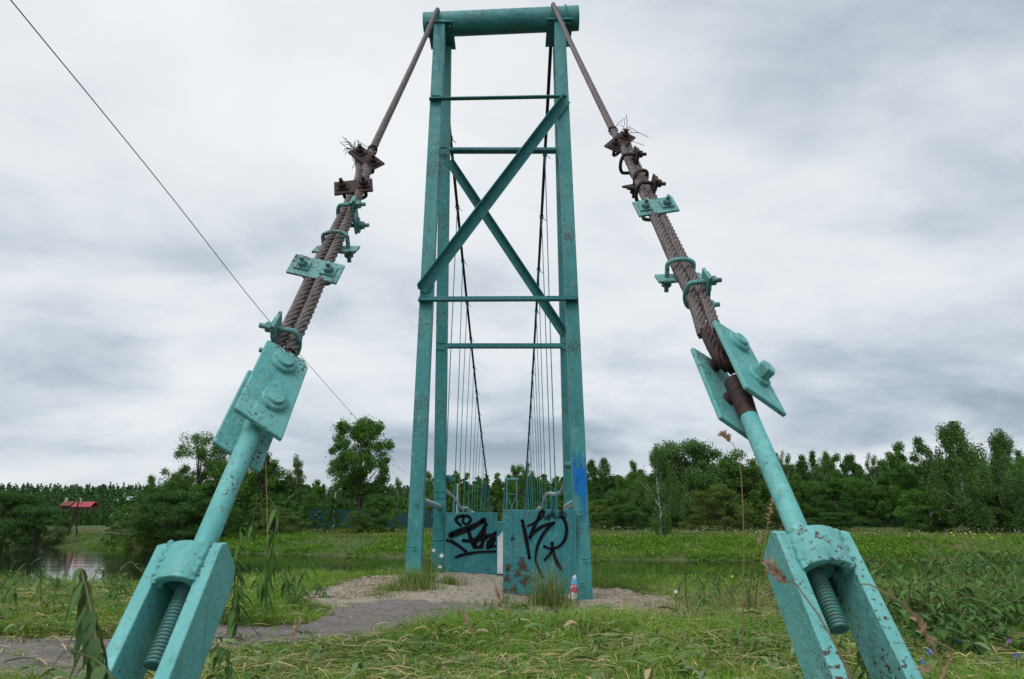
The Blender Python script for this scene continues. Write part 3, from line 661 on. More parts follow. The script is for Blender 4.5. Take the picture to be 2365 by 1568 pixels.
def stay(label, S_, side, plate_deg, clamps, mats):
    """S_ = dict of pixel points along the stay, from anchor to tower top"""
    q = {k: on_stay(*v) for k, v in S_.items() if k not in ('ropes', 'top', 'dead')}
    base = q['thread']; g0 = q['yoke'] + (q['thread'] - q['yoke']).normalized() * .95
    par = thing('anchor_stay', (g0.x, g0.y, 0), label, 'anchor stay')
    ropes = [on_stay(*v) for v in S_['ropes']]
    a = (q['rod'] - q['yoke']).normalized(); tt = XN - a * XN.dot(a); tt.normalize(); n = tt.cross(a); n = n if n.z > 0 else -n
    # threaded rod
    m = MB(); m.tube([q['yoke'] - a * .03, q['rod'] + a * .10], .041, 28); m.build('rod', mats[0], par)
    m = MB(); pts = []; rad = []
    s0 = q['yoke'] - a * .0; Lt = (q['thread'] - q['yoke']).length
    nr = int(Lt / .0125)
    for i in range(nr):
        for dz, rr_ in ((0, .0255), (.2, .026), (.45, .0315), (.75, .0315), (.99, .026)): pts.append(s0 - a * (Lt * (i + dz) / nr)); rad.append(rr_)
    m.tube(pts, rad, 24); m.sm = [False] * len(m.sm); m.build('threaded_end', M_THREAD, par)
    # yoke: two deep side bars joined by a half-pipe nut housing
    yk = MB(); hw = .090 if side < 0 else .108; th = .048; dp = .20; ln = 1.02
    for sg in (-1, 1):
        c0 = q['yoke'] + tt * sg * hw
        prof = [(-dp / 2, 0.0), (-dp / 2 + .0, .0)]
        P_ = [(dp / 2, .0), (dp / 2 - .035, .035), (-dp / 2 + .03, .03), (-dp / 2, -.04), (-dp / 2, -ln), (dp / 2, -ln)]
        vs = [c0 + tt * (s2 * th / 2) + n * u_ + a * v_ for s2 in (-1, 1) for u_, v_ in P_]; k = len(P_)
        fs = [tuple(range(k)), tuple(range(2 * k - 1, k - 1, -1))] + [(i, i + k, (i + 1) % k + k, (i + 1) % k) for i in range(k)]
        yk.add(vs, fs)
    yoke = yk.build('yoke', mats[1], par, .005)
    hs = MB(); ri, ro = hw - th / 2 - .02, hw - .004; seg = 18; vs = []
    for z_ in (-.15, -.004):
        for rr in (ro, ri):
            for i in range(seg + 1):
                an = math.pi * i / seg; yy = math.sin(an) * rr * .80 + dp * .32; vs.append(q['yoke'] + tt * math.cos(an) * rr + n * yy + a * z_)
    m1 = seg + 1; fs = []
    for i in range(seg):
        fs += [(i, i + 1, m1 + i + 1, m1 + i)[::-1], (2 * m1 + i, 2 * m1 + i + 1, 3 * m1 + i + 1, 3 * m1 + i), (i, i + 1, 2 * m1 + i + 1, 2 * m1 + i), (m1 + i, m1 + i + 1, 3 * m1 + i + 1, 3 * m1 + i)[::-1]]
    hs.add(vs, fs, True)
    cq = q['yoke']; vs2 = [v - n * (2 * (v - cq).dot(n)) for v in vs]; hs.add(vs2, [f_[::-1] for f_ in fs], True)
    hs.obox(q['yoke'] - a * .012 + n * dp * .02, tt * (hw - th / 2), n * (dp * .34), a * .012)
    hs.prism(q['yoke'] - a * .02, -a, tt, .075, .075, 20, True)
    hs.build('nut_housing', mats[1], yoke, .004)
    for sg in (-1, 1):
        w0 = q['yoke'] + tt * sg * (hw - th / 2 - .004) + n * (dp / 2 + .002); npt = 22; jp = [w0 + a * .004 - a * (.155 * k_ / npt) + Vector((random.gauss(0, .002), random.gauss(0, .002), random.gauss(0, .002))) for k_ in range(npt + 1)]
        m = MB(); m.tube(jp, [random.uniform(.009, .018) for _ in jp], 8); m.build('weld_seam', mats[1] if side > 0 else M_PALE2, yoke)
    # link plates with their pins
    pa = (q['ptop'] - q['pbot']).normalized(); pn_ = nvec(plate_deg); pn_ = (pn_ - pa * pn_.dot(pa)).normalized(); pt = pa.cross(pn_).normalized()
    pc = (q['ptop'] + q['pbot']) / 2; Lp = (q['ptop'] - q['pbot']).length
    for sg in (1, -1):
        sh = pa * (0.0 if sg > 0 else -.055) * (1 if side < 0 else .6)
        m = MB(); w2 = .12; e0 = .03
        P_ = [(-w2, -Lp / 2 + .03), (w2 * .95, -Lp / 2 - .02), (w2, Lp / 2 - .05), (w2 - .03, Lp / 2 - .01), (-w2 + .01, Lp / 2)]
        c0 = pc + pn_ * sg * .088 + sh; k = len(P_)
        vs = [c0 + pn_ * (s2 * .012) + pt * u_ + pa * v_ for s2 in (-1, 1) for u_, v_ in P_]
        fs = [tuple(range(k))[::-1], tuple(range(k, 2 * k))] + [(i, (i + 1) % k, (i + 1) % k + k, i + k) for i in range(k)]
        m.add(vs, fs); lp = m.build('link_plate', mats[2], par, .006)
        if sg > 0:
            for d_, hex_ in (((-.10, .02), side > 0), ((.16, .0), False)):
                c1 = c0 + pn_ * .012 + pa * d_[0] + pt * d_[1]
                m = MB(); m.prism(c1, pn_, pt, .062, .022, 28, True); m.build('washer', mats[2], lp)
                m = MB(); m.prism(c1 + pn_ * .022, pn_, pt, .044 if hex_ else .040, .055 if hex_ else .016, 6 if hex_ else 24, not hex_); m.build('bolt', mats[2], lp)
    m = MB()
    for d_ in (-.10, .16): m.tube([pc - pn_ * .12 + pa * d_, pc + pn_ * .09 + pa * d_], .034, 16)
    m.build('pin', M_RUST, par)
    # rope eye round the pin, painted ferrule and ropes going up
    ey = MB(); c1 = pc + pa * (.16)
    loop_ = [ropes[0] + pt * .035, c1 + pt * .055 + pa * .03, c1 + pt * .045 - pa * .055, c1 - pa * .085, c1 - pt * .045 - pa * .055, c1 - pt * .055 + pa * .03, ropes[0] - pt * .035]
    fe = MB(); fe.tube([pc - pa * .05, (pc - pa * .05).lerp(q['rod'] + a * .05, .5), q['rod'] + a * .06, q['rod'] + a * .03], [.056, .048, .043, .0425], 20); fe.build('ferrule', M_RUST if side > 0 else M_PALE, par)
    rope(ey, loop_); ey.build('rope_eye', M_RUST if side > 0 else M_CABLE, par)
    up = MB(); n_ = len(ropes); wob = [(.0, .0)] * n_
    for sg in (-1, 1):
        pts = []
        last = n_ if sg * side < 0 else n_ - 1
        for i, p in enumerate(ropes[:last]):
            an = R((-14 + 9 * i) * (-side)); o_ = (XN * math.cos(an) + N0 * math.sin(an)) * .034 * sg
            pts.append(p + (o_ if i < n_ - 1 else Vector((0, 0, 0))))
        if last == n_:
            end = pipe_c(S_['top'][0]) + Vector((0, -math.sin(R(50)) * (PR + .03), math.cos(R(50)) * (PR + .03))); end.x = S_['top'][0]
            pts += [pts[-1].lerp(end, .5) - Vector((0, 0, .03)), end]
            rope(up, pts, .034, .022)
        else:
            pts.append(on_stay(*S_['dead'])); rope(up, pts); dead = pts[-1]; dd = (pts[-1] - pts[-2]).normalized()
    up.build('steel_rope', M_CABLE, par)
    fr = MB(); fray(fr, dead + dd * .0, dd + XN * (-.25 if side < 0 else .25), 26 if side < 0 else 16, .13, .30)
    wp = ropes[-1]
    for i in range(3 if side > 0 else 5): fr.tube([wp + (ropes[-1] - ropes[-2]).normalized() * (.02 + .015 * i) + (XN * math.cos(x) + N0 * math.sin(x)) * .04 for x in np.linspace(0, 6.28, 12)], .0035, 4, False)
    fray(fr, wp + AX * .06, -XN * side * -1 * .4 + AX * .2, 3, .2, .3)
    fr.build('frayed_wires', M_WIRE, par)
    for px, py, deg, rust_, tilt, sc in clamps:
        cc = on_stay(px, py); best = min(range(len(ropes) - 1), key=lambda i: (ropes[i] - cc).length + (ropes[i + 1] - cc).length)
        clamp(par, cc, ropes[best + 1] - ropes[best], deg, M_RUST if rust_ else M_CLAMP, tilt, .285 * sc, .145 * sc)
    return par
stay('left anchor stay: twisted rope, teal link plates turned to the camera, forked foot', dict(
        thread=(350, 1540), yoke=(455, 1299), rod=(574, 1016), pbot=(575, 1012), ptop=(645, 838), ropes=[(652, 812), (700, 712), (745, 610), (795, 508), (838, 405), (858, 352)], top=(-1.20,), dead=(824, 352)),
     -1, 38, [(659, 790, -78, False, 0, 1.0), (731, 634, 8, False, -9, 1.08), (775, 560, 180, False, 0, 1.0), (805, 497, 88, False, 0, .85), (819, 443, 0, True, 9, 1.0), (846, 376, 10, True, -40, 1.0)],
     (M_PALE, M_PALE, M_PALE2))
stay('right anchor stay: twisted rope, teal link plates seen edge on, peeling forked foot', dict(
        thread=(1945, 1455), yoke=(1861, 1270), rod=(1735, 975), pbot=(1737, 960), ptop=(1655, 790), ropes=[(1640, 770), (1613, 690), (1573, 612), (1518, 495), (1450, 352), (1418, 305)], top=(.66,), dead=(1444, 312)),
     1, 34, [(1611, 680, 85, False, -4, .95), (1571, 625, 178, False, 3, 1.0), (1512, 489, 0, False, 11, 1.05), (1492, 445, 95, True, 0, .9), (1480, 415, 180, True, -42, 1.0), (1453, 378, 92, True, 0, .9), (1430, 338, 0, True, 46, 1.0)],
     (M_PALE, M_PALE2, M_PALE2))

# ---------------------------------------------------------------- overhead wire
m = MB(); wpts = [(-60, -115, 9), (25, 0, 9.8), (200, 213, 12), (400, 460, 15.5), (600, 715, 22), (720, 850, 29), (835, 980, 42), (900, 1050, 62), (945, 1093, 88), (1056, 1118, 128)]
m.tube(smooth_path([P(*w_) for w_ in wpts], 1.0), .011, 6); o = m.build('overhead_wire', M_WIRE); tag(o, 'thin black overhead wire slanting down across the sky at the left', 'wire')

# ================================================================ vegetation
def cards(c, size, rs, flat=0.5, droop=0.0, asp=0.55):
    """one small pointed leaf (kite) per centre; returns verts, faces"""
    n = len(c); a = rs.normal(size=(n, 3)); a[:, 2] = a[:, 2] * flat - droop; a /= np.linalg.norm(a, axis=1, keepdims=True) + 1e-9
    b = np.cross(a, rs.normal(size=(n, 3))); b /= np.linalg.norm(b, axis=1, keepdims=True) + 1e-9
    s = size if np.ndim(size) else np.full(n, size); s = s[:, None]
    v = np.stack([c - a * s, c + b * s * asp - a * s * .1, c + a * s, c - b * s * asp - a * s * .1], 1).reshape(-1, 3)
    return v, np.arange(4 * n).reshape(n, 4)
def crown_mesh(kind, seed, mat, nleaf=9000, gaps=0.5):
    """crown in a unit tree: height 1, spread about +-0.5; returns crown mesh and trunk mesh"""
    rs = np.random.default_rng(seed); K = {'round': 95, 'birch': 90, 'slim': 60, 'bush': 70, 'spruce': 90, 'willow': 120, 'open': 62, 'forest': 60, 'lone': 110}[kind]
    cs = []; rad = []
    while len(cs) < K:
        z = rs.random(); th = rs.random() * 6.283
        if kind in ('round', 'open'):
            z = .26 + .72 * z; e = math.sqrt(max(0, 1 - ((z - .64) / .38) ** 2)); r0 = .10
        elif kind == 'lone': z = .37 + .62 * z; e = math.sqrt(max(0, 1 - ((z - .69) / .32) ** 2)); r0 = .075
        elif kind == 'birch': z = .10 + .88 * z; e = min(1, (1.02 - z) * 2.1) * min(1, (z + .12) * 2.0) * .92; r0 = .075
        elif kind == 'slim': z = .14 + .84 * z; e = (1.03 - z) ** .75 * min(1, (z + .05) * 2.5); r0 = .07
        elif kind == 'spruce': z = .06 + .93 * z; e = (1.01 - z) * 1.0; r0 = .05
        elif kind == 'bush': z = .04 + .9 * z; e = math.sqrt(max(0, 1 - ((z - .28) / .72) ** 2)); r0 = .12
        elif kind == 'willow': z = .05 + .9 * z; e = math.sqrt(max(0, 1 - ((z - .42) / .58) ** 2)) * 1.02; r0 = .10
        else: z = .22 + .76 * z; e = min(1, (1.04 - z) * 1.9) * .85; r0 = .085
        lump = 1 + .28 * math.sin(th * 2 + seed + z * 5) + .18 * math.sin(th * 5 + seed * 2 + z * 11)
        r_ = .5 * e * lump * (rs.random() ** .42); cs.append((math.cos(th) * r_, math.sin(th) * r_, z)); rad.append(r0 * (.6 + .8 * rs.random()))
    cs = np.array(cs); rad = np.array(rad)
    k = rs.integers(0, K, nleaf); d = rs.normal(size=(nleaf, 3)); d /= np.linalg.norm(d, axis=1, keepdims=True); d *= (rs.random((nleaf, 1)) ** .5)
    stretch = np.array([1, 1, .62]) if kind not in ('birch',) else np.array([.75, .75, 1.5])
    if kind == 'spruce': stretch = np.array([1.5, 1.5, .5])
    c = cs[k] + d * rad[k][:, None] * stretch
    if True:      # loose sprays outside the clumps
        m_ = rs.random(nleaf) < .22; c[m_] += rs.normal(size=(m_.sum(), 3)) * .028
    c[:, 2] = np.clip(c[:, 2], .01, 1.04)
    v, f = cards(c, rs.uniform(.006, .0135, nleaf) * (1.25 if kind in ('bush', 'willow', 'forest') else 1), rs, .6, .5 if kind in ('birch', 'willow') else .1)
    cm_ = arr(kind + '_crown', v, f, mat, False)
    mb = MB(); H = {'bush': .35, 'willow': .6}.get(kind, .9); lean = rs.normal() * .03
    tr = [Vector((lean * z * z + .012 * math.sin(z * 9 + seed), .01 * math.cos(z * 7), z)) for z in np.linspace(-.03, H, 10)]
    mb.tube(tr, [max(.003, .021 * (1 - i / 10.5)) for i in range(10)], 7)
    for j in rs.permutation(K)[:34 if kind in ('round', 'lone', 'open', 'willow', 'bush') else 14]:
        p = Vector(cs[j]); zb = max(.02, min(H * .9, p.z * (.55 if kind != 'bush' else .1) + (-.02))); t0 = Vector((lean * zb * zb, 0, zb))
        mid = t0.lerp(p, .5) + Vector((0, 0, .03)); k_ = .5 if kind == 'birch' else 1; mb.tube([t0, mid, p], [.009 * k_, .006 * k_, .0025], 4, False)
    return cm_, mb
VAR = {}
def variant(key, kind, seed, mat, bark, n, gaps=.5):
    cm_, mb = crown_mesh(kind, seed, mat, int(n * 1.9)); me = bpy.data.meshes.new('trunk'); me.from_pydata(mb.v, [], mb.f); me.polygons.foreach_set('use_smooth', mb.sm); me.materials.append(bark); VAR[key] = (cm_, me)
variant('round', 'lone', 3, M_LEAF, M_BARK, 22000); variant('open', 'open', 5, M_LEAF, M_BARK, 15000)
variant('birch1', 'birch', 11, M_LEAFB, M_BIRCH, 15000); variant('birch2', 'birch', 12, M_LEAFB, M_BIRCH, 12000)
variant('slim1', 'slim', 21, M_LEAF, M_BARK, 8000); variant('slim2', 'slim', 22, M_LEAFB, M_BIRCH, 8000)
variant('bush1', 'bush', 31, M_LEAFD, M_BARK, 12000); variant('bush2', 'bush', 32, M_LEAFO, M_BARK, 12000)
variant('willow1', 'willow', 41, M_LEAFB, M_BARK, 19000); variant('willow2', 'willow', 42, M_LEAF, M_BARK, 16000)
variant('forest1', 'forest', 51, M_LEAFD, M_BARK, 11000); variant('forest2', 'forest', 52, M_LEAF, M_BARK, 11000); variant('grove', 'round', 54, M_LEAF, M_BARK, 12000); variant('forest3', 'forest', 53, M_LEAFD, M_BIRCH, 7000); variant('spruce', 'spruce', 61, M_LEAFD, M_BARK, 9000)
def tree(key, px, ptop, Y, wpx, label, cat='tree', name=None, group=None, zb=None, rot=None, lean=None):
    top = P(px, ptop, Y); x = top.x; z = float(G(x, Y)) - .1 if zb is None else zb
    h = top.z - z; wd = width_at(wpx, Y) * (1.28 if key[:4] in ('slim', 'spru', 'birc', 'fore') else 1.15)
    cm_, tm = VAR[key]; nm = name or {'birch': 'birch_tree', 'bush': 'shrub', 'willo': 'willow_tree', 'spruc': 'spruce_tree'}.get(key[:5], 'tree')
    o = bpy.data.objects.new(nm, None); COL.objects.link(o); o.location = (x, Y, z); ORG[o.name] = Vector(o.location)
    o.rotation_euler = (0, 0, random.random() * 6.28 if rot is None else rot); o.scale = (wd, wd, h / 1.0); tag(o, label, cat, group)
    for n_, me in (('crown', cm_), ('trunk', tm)):
        c_ = bpy.data.objects.new(n_, me); COL.objects.link(c_); c_.parent = o
    return o
# --- left bank of the far shore
tree('bush1', 22, 1131, 113, 150, 'dark rounded shrub mass at the left edge across the river', 'shrub')
tree('bush1', 100, 1170, 112, 95, 'lower dark shrub beside the larger one at the left edge', 'shrub')
tree('slim1', 352, 1100, 112, 62, 'slender light green tree rising left of the forked foot', 'tree')
tree('bush2', 350, 1150, 104, 90, 'lighter shrub under the slender tree at the left waterside', 'shrub')
tree('grove', 470, 1006, 128, 130, 'tall airy tree with sky showing through, behind the left stay', 'tree')
tree('bush1', 410, 1132, 101, 175, 'broad dark bush overhanging the water behind the left forked foot', 'shrub')
tree('bush1', 500, 1148, 106, 130, 'dark bush just right of the broad waterside bush', 'shrub')
tree('willow2', 560, 1052, 126, 150, 'dense green tree directly behind the left steel rod', 'tree')
tree('willow2', 522, 1058, 131, 110, 'dense leafy tree hidden partly by the left steel rod, left of it', 'tree')
tree('forest2', 425, 1078, 131, 84, 'green tree at the left foot of the tall airy tree', 'tree')
tree('forest2', 395, 1112, 118, 80, 'green tree between the slender tree and the airy tree', 'tree')
tree('forest2', 614, 1040, 122, 110, 'tall pointed tree between the left rod and the slender birch', 'tree')
tree('willow2', 655, 1088, 130, 120, 'low rounded tree at the foot of the slender birch', 'tree')
tree('slim2', 690, 1044, 127, 66, 'slender pointed birch standing against the sky left of the round tree', 'tree')
tree('bush2', 640, 1170, 108, 100, 'low green shrub on the bank below the slender birch', 'shrub')
tree('forest2', 738, 1108, 170, 60, 'small tree behind the green fence, nearest the slender birch', 'tree')
tree('spruce', 770, 1150, 124, 52, 'little cone-shaped tree in front of the green fence', 'tree')
tree('round', 842, 974, 126, 158, 'big round-crowned tree standing alone with bare branching trunk', 'tree', rot=1.0)
tree('willow2', 880, 1142, 122, 86, 'rounded shrub right of the big round tree trunk', 'shrub')
tree('bush2', 826, 1180, 120, 55, 'small shrub at the base of the big round tree', 'shrub')
tree('forest1', 800, 1100, 175, 75, 'dark tree behind the trunk of the big round tree', 'tree')
tree('forest1', 872, 1110, 165, 80, 'dark leafy tree behind the right side of the big round tree', 'tree')
tree('slim2', 921, 1098, 160, 46, 'narrow birch just left of the near tower', 'tree')
tree('slim1', 988, 1090, 165, 50, 'narrow tree seen between the two left tower legs', 'tree')
# --- centre, behind the far tower
for i, (px, pt, wp) in enumerate([(1040, 1134, 46), (1068, 1128, 44), (1095, 1122, 48), (1122, 1118, 46), (1150, 1104, 50), (1176, 1096, 42), (1230, 1100, 46), (1256, 1112, 48), (1285, 1104, 52), (1312, 1108, 50), (1340, 1098, 46)]):
    tree(('forest1', 'slim1', 'forest2')[i % 3], px, pt, 176, wp * 1.15, 'dark tree in the row seen through the bridge tower legs', 'tree', group='trees seen through the bridge tower')
tree('open', 1205, 1070, 165, 62, 'tallest tree behind the small far tower, crown above the others', 'tree')
# --- right: the forest edge, then the single trees in front of it
fk = ['forest1', 'forest3', 'forest2', 'forest1', 'slim2', 'forest3', 'spruce']
i = 0
for row, (Yr, base_top, wpx, step) in enumerate([(196, 1098, 58, 27), (180, 1110, 64, 33), (164, 1128, 74, 40)]):
    px = 1365 + row * 9
    while px < 2560:
        bump_ = 22 * math.sin(px * .011 + row) + 14 * math.sin(px * .037 + 2 * row)
        rise = 0 if px < 1460 else (-20 if px < 2030 else -38)
        pt = base_top + rise - bump_ * .55 + random.uniform(-16, 10)
        if row == 0 and px % 5 < 1: pt -= 12
        tree(fk[(i * 5 + row * 3) % 7] if row < 2 else ('grove', 'willow2', 'forest2', 'grove', 'forest1')[i % 5], px, pt, Yr + random.uniform(-5, 5), wpx * random.uniform(.85, 1.3), 'dark slim tree of the crowded forest edge behind the field', 'tree', group='trees of the forest edge on the right')
        px += step * random.uniform(.8, 1.2); i += 1
for args in [
 ('bush2', 1385, 1168, 140, 60, 'low bush beside the right tower leg', 'shrub'),
 ('slim1', 1462, 1066, 146, 62, 'pointed tree rising left of the drooping birch', 'tree'),
 ('bush1', 1440, 1166, 132, 98, 'wide dark shrub left of the drooping birch', 'shrub'),
 ('birch2', 1517, 1034, 98, 96, 'drooping birch with pale trunk close to the far waterline', 'birch'),
 ('willow1', 1588, 1018, 140, 165, 'large grey-green round tree, tallest right of the drooping birch', 'tree'),
 ('willow2', 1672, 1042, 142, 150, 'broad round tree just left of the right stay', 'tree'),
 ('bush2', 1648, 1118, 128, 118, 'olive bush with bare twigs in front of the round trees', 'shrub'),
 ('willow1', 1735, 1075, 146, 110, 'rounded tree behind the right steel rod', 'tree'),
 ('bush2', 1790, 1150, 134, 70, 'olive shrub right beside the right steel rod', 'shrub'),
 ('bush1', 1925, 1183, 128, 92, 'small rounded bush alone at the field edge', 'shrub'),
 ('slim2', 1812, 1035, 168, 50, 'thin tall tree above the forest right of the right rod', 'tree'),
 ('slim1', 1905, 1045, 172, 50, 'thin tree poking above the middle of the forest', 'tree'),
 ('slim2', 2010, 1040, 170, 52, 'narrow tree above the forest, left of the high ridge', 'tree'),
 ('forest2', 2068, 1022, 160, 90, 'wide tree starting the higher part of the forest', 'tree'),
 ('forest3', 2120, 1015, 158, 90, 'tree wedged against the left side of the great birch', 'tree'),
 ('birch1', 2200, 984, 112, 165, 'great drooping birch, tallest tree on the right', 'birch'),
 ('willow2', 2135, 1130, 120, 110, 'leafy tree at the lower left side of the great birch', 'tree'),
 ('birch2', 2308, 1000, 116, 118, 'birch with leaning white trunk near the right edge', 'birch'),
 ('willow1', 2290, 1120, 118, 120, 'low dense tree between the two big birches', 'tree'),
 ('forest2', 2375, 1075, 118, 110, 'dark tree cut off by the right edge', 'tree')]:
    tree(*args)
# --- far wooded hill, as one mass
def wood(name, n, fx, label, hs, mat, seed):
    rs = np.random.default_rng(seed); x, y = fx(rs, n); z = G(x, y); h = rs.uniform(*hs, n); m_ = {'far_woodland': 60, 'hedge_woodland': 130}.get(name, 60)
    k = np.repeat(np.arange(n), m_); t = rs.random(n * m_); w_ = (1.05 - t) * .30 * h[k]; a = rs.random(n * m_) * 6.28; rr = w_ * np.sqrt(rs.random(n * m_))
    c = np.c_[x[k] + np.cos(a) * rr, y[k] + np.sin(a) * rr, z[k] + t * h[k]]
    v, f = cards(c, h[k] * rs.uniform(.035, .08, len(k)), rs, .7, 0, .7)
    return tag(place(name, arr(name, v, f, mat, False)), label, 'woodland', kind='stuff')
M_FARLEAF = leafmat('far_leaves', (0.020, 0.042, 0.026), (0.034, 0.062, 0.034), (0.045, 0.075, 0.042), .1)
def hillpts(rs, n):
    y = rs.uniform(480, 800, n); u = rs.uniform(-.86, .1, n); return u * y, y
wood('far_woodland', 2600, hillpts, 'dark wooded hill along the horizon far behind the left field', (9, 19), M_FARLEAF, 5)
def midpts(rs, n):
    y = rs.uniform(228, 262, n); u = rs.uniform(-.74, -.25, n); return u * y, y
wood('hedge_woodland', 460, midpts, 'green belt of trees along the back of the left field', (3.0, 5.6), M_LEAFD, 6)
def rightpts(rs, n):
    y = rs.uniform(205, 260, n); u = rs.uniform(-.12, .95, n); return u * y, y
wood('forest_interior', 900, rightpts, 'dark forest interior behind the front row of trees on the right', (11, 16), M_LEAFD, 8)
def uw(rs, n):
    u = rs.uniform(.12, .90, n); y = rs.uniform(163, 200, n); return u * y, y
wood('forest_undergrowth', 1300, uw, 'dark undergrowth between the trunks of the right forest', (2.0, 5.5), M_LEAFD, 9)
def uw2(rs, n):
    u = rs.uniform(-.36, .10, n); y = rs.uniform(150, 200, n); return u * y, y
wood('thicket', 1100, uw2, 'low dark thicket behind the green fence and the far tower', (3, 6.5), M_LEAFD, 10)
def uw3(rs, n):
    u = rs.uniform(-.56, -.30, n); y = rs.uniform(112, 150, n); return u * y, y
wood('bank_thicket', 420, uw3, 'mixed thicket on the far bank behind the left stay', (3, 7.5), M_LEAFD, 14)

# ---------------------------------------------------------------- grass and herbs
def blades(pos, h, wd, lean, tint, segs=3, rs=rng, flat=False, yaw=None):
    """curved tapering strips; tint (n,3)"""
    n = len(pos); a = rs.random(n) * 6.283 if yaw is None else yaw; d = np.c_[np.cos(a), np.sin(a), np.zeros(n)]; s = np.c_[-np.sin(a), np.cos(a), np.zeros(n)]
    tw = rs.normal(size=n) * .5; s = s * np.cos(tw)[:, None] + np.c_[np.zeros((n, 2)), np.sin(tw)]
    V = []; C = []
    for i in range(segs + 1):
        t = i / segs; ww = wd * (1 - t ** 1.6 * .93) if not flat else wd * (1 - abs(2 * t - 1) ** 3 * .8)
        up = (h * (t - lean * .35 * t * t)) if not flat else h * np.sin(t * 3.14)
        c = pos + d * (lean * h * t * t)[:, None] if not flat else pos + d * (lean * (t - .5))[:, None]
        c = c + np.c_[np.zeros((n, 2)), up]; V += [c - s * ww[:, None] / 2, c + s * ww[:, None] / 2]
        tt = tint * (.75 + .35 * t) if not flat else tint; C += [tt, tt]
    V = np.stack(V, 1).reshape(-1, 3); C = np.stack(C, 1).reshape(-1, 3); m_ = 2 * (segs + 1)
    f = np.concatenate([np.stack([m_ * np.arange(n) + 2 * i, m_ * np.arange(n) + 2 * i + 1, m_ * np.arange(n) + 2 * i + 3, m_ * np.arange(n) + 2 * i + 2], 1) for i in range(segs)])
    return V, f, C
def wedge(n, y0, y1, rs=rng, pw=1.3):
    t = rs.random(n); y = y0 + (y1 - y0) * t ** pw; x = rs.uniform(-1, 1, n) * (y * .80 + .5); return x, y
def tints(n, x, y, seed, green=((.10, .235, .020), (.23, .39, .045)), dry=(.42, .34, .17), pd=.12, rs=rng):
    k = np.clip(.5 + 1.2 * fbm(x * 1.3, y * 1.3, seed, 3) + .25 * rs.normal(size=n), 0, 1)[:, None]
    c = np.array(green[0]) * (1 - k) + np.array(green[1]) * k; dr = rs.random(n) < pd; c[dr] = np.array(dry) * rs.uniform(.6, 1.2, (dr.sum(), 1)); return c
def off_path(x, y, k=.10):
    wx = x + .18 * fbm(x * 3, y * 3, 31, 3); wy = y + .18 * fbm(x * 3, y * 3, 47, 3)
    return ~(inpoly(wx, wy, PATH) | inpoly(wx, wy, PAD)) | (rng.random(len(x)) < k)
def px_of(x, y, z):
    f_ = y * math.cos(PITCH) + (z - CH) * math.sin(PITCH); v = (z - CH) * math.cos(PITCH) - y * math.sin(PITCH); return 1182.5 + F * x / f_, 784 - F * v / f_
GRP = []
# mown turf
x, y = wedge(210000, 1.7, 11.5); k = off_path(x, y, .008) & (fbm(x * 1.7, y * 1.7, 77, 3) > -.55); x, y = x[k], y[k]; n = len(x)
z = G(x, y); h = rng.uniform(.045, .15, n) * (1 + .8 * fbm(x * .9, y * .9, 5, 2)) * (1 + .9 * sstep(-.3, .9, fbm(x * 2.5, y * 2.5, 15, 2)))
nearp = inpoly(x, y + .3, PATH) | inpoly(x, y + .6, PATH) | inpoly(x, y + .9, PATH) | inpoly(x, y + .5, PAD) | inpoly(x, y + 1.0, PAD); h = h * np.where(nearp, .45, 1)
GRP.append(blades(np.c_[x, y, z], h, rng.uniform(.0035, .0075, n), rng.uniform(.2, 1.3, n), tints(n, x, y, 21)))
# taller tufts at lips and round the legs
def tuft(cx, cy, rad, n, h0, h1, pd=.2, wd=(.004, .008), ln=(.1, .8), g=((.09, .19, .03), (.17, .29, .06))):
    r_ = rad * .62 * abs(rng.normal(size=n)); a = rng.random(n) * 6.283; x = cx + r_ * np.cos(a); y = cy + r_ * np.sin(a)
    GRP.append(blades(np.c_[x, y, G(x, y)], rng.uniform(h0, h1, n), rng.uniform(*wd, n), rng.uniform(*ln, n), tints(n, x, y, 5, g, pd=pd)))
for px, py, rad, n_, h0, h1 in [(955, 1365, .28, 900, .08, .34), (985, 1352, .12, 220, .2, .5), (1040, 1352, .17, 420, .05, .2), (905, 1372, .22, 500, .05, .16), (1275, 1376, .2, 420, .15, .62), (1245, 1376, .16, 160, .1, .3), (1170, 1378, .10, 60, .1, .3), (1310, 1375, .1, 80, .1, .28), (870, 1383, .2, 250, .04, .12), (1200, 1392, .4, 500, .05, .14), (1390, 1400, .4, 500, .06, .2)]:
    p = on_ground(px, py); tuft(p.x, p.y, rad, n_, h0, h1, .25)
x, y = wedge(30000, 6.2, 12.5, pw=1.0); l = lip(x); k = off_path(x, y, 0) & (y > l - 1.3) & (y < l + 2.5) & ((x < -2.6) | (x > 2.6)); x, y = x[k], y[k]; n = len(x)
low_ = np.where((x > -4.2) & (x < -.8), .3, 1.0)
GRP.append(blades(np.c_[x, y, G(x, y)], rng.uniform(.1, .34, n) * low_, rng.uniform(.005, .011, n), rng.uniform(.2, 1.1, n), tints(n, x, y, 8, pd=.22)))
x = rng.uniform(3.2, 6, 1500); y = lip(x) + rng.uniform(.15, 2.5, 1500); k = ~inpoly(x, y, PAD); x, y = x[k], y[k]; n = len(x)
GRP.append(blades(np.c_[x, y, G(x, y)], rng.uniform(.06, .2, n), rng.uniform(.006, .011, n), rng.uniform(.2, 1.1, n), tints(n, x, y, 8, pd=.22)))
def emit(name, mat, label, cat='grass'):
    V = []; Fc = []; C = []; b_ = 0
    for v, f, c in GRP: V.append(v); Fc.append(f + b_); C.append(c); b_ += len(v)
    GRP.clear(); return tag(place(name, arr(name, np.concatenate(V), np.concatenate(Fc), mat, True, {'tint': np.concatenate(C)})), label, cat, kind='stuff')
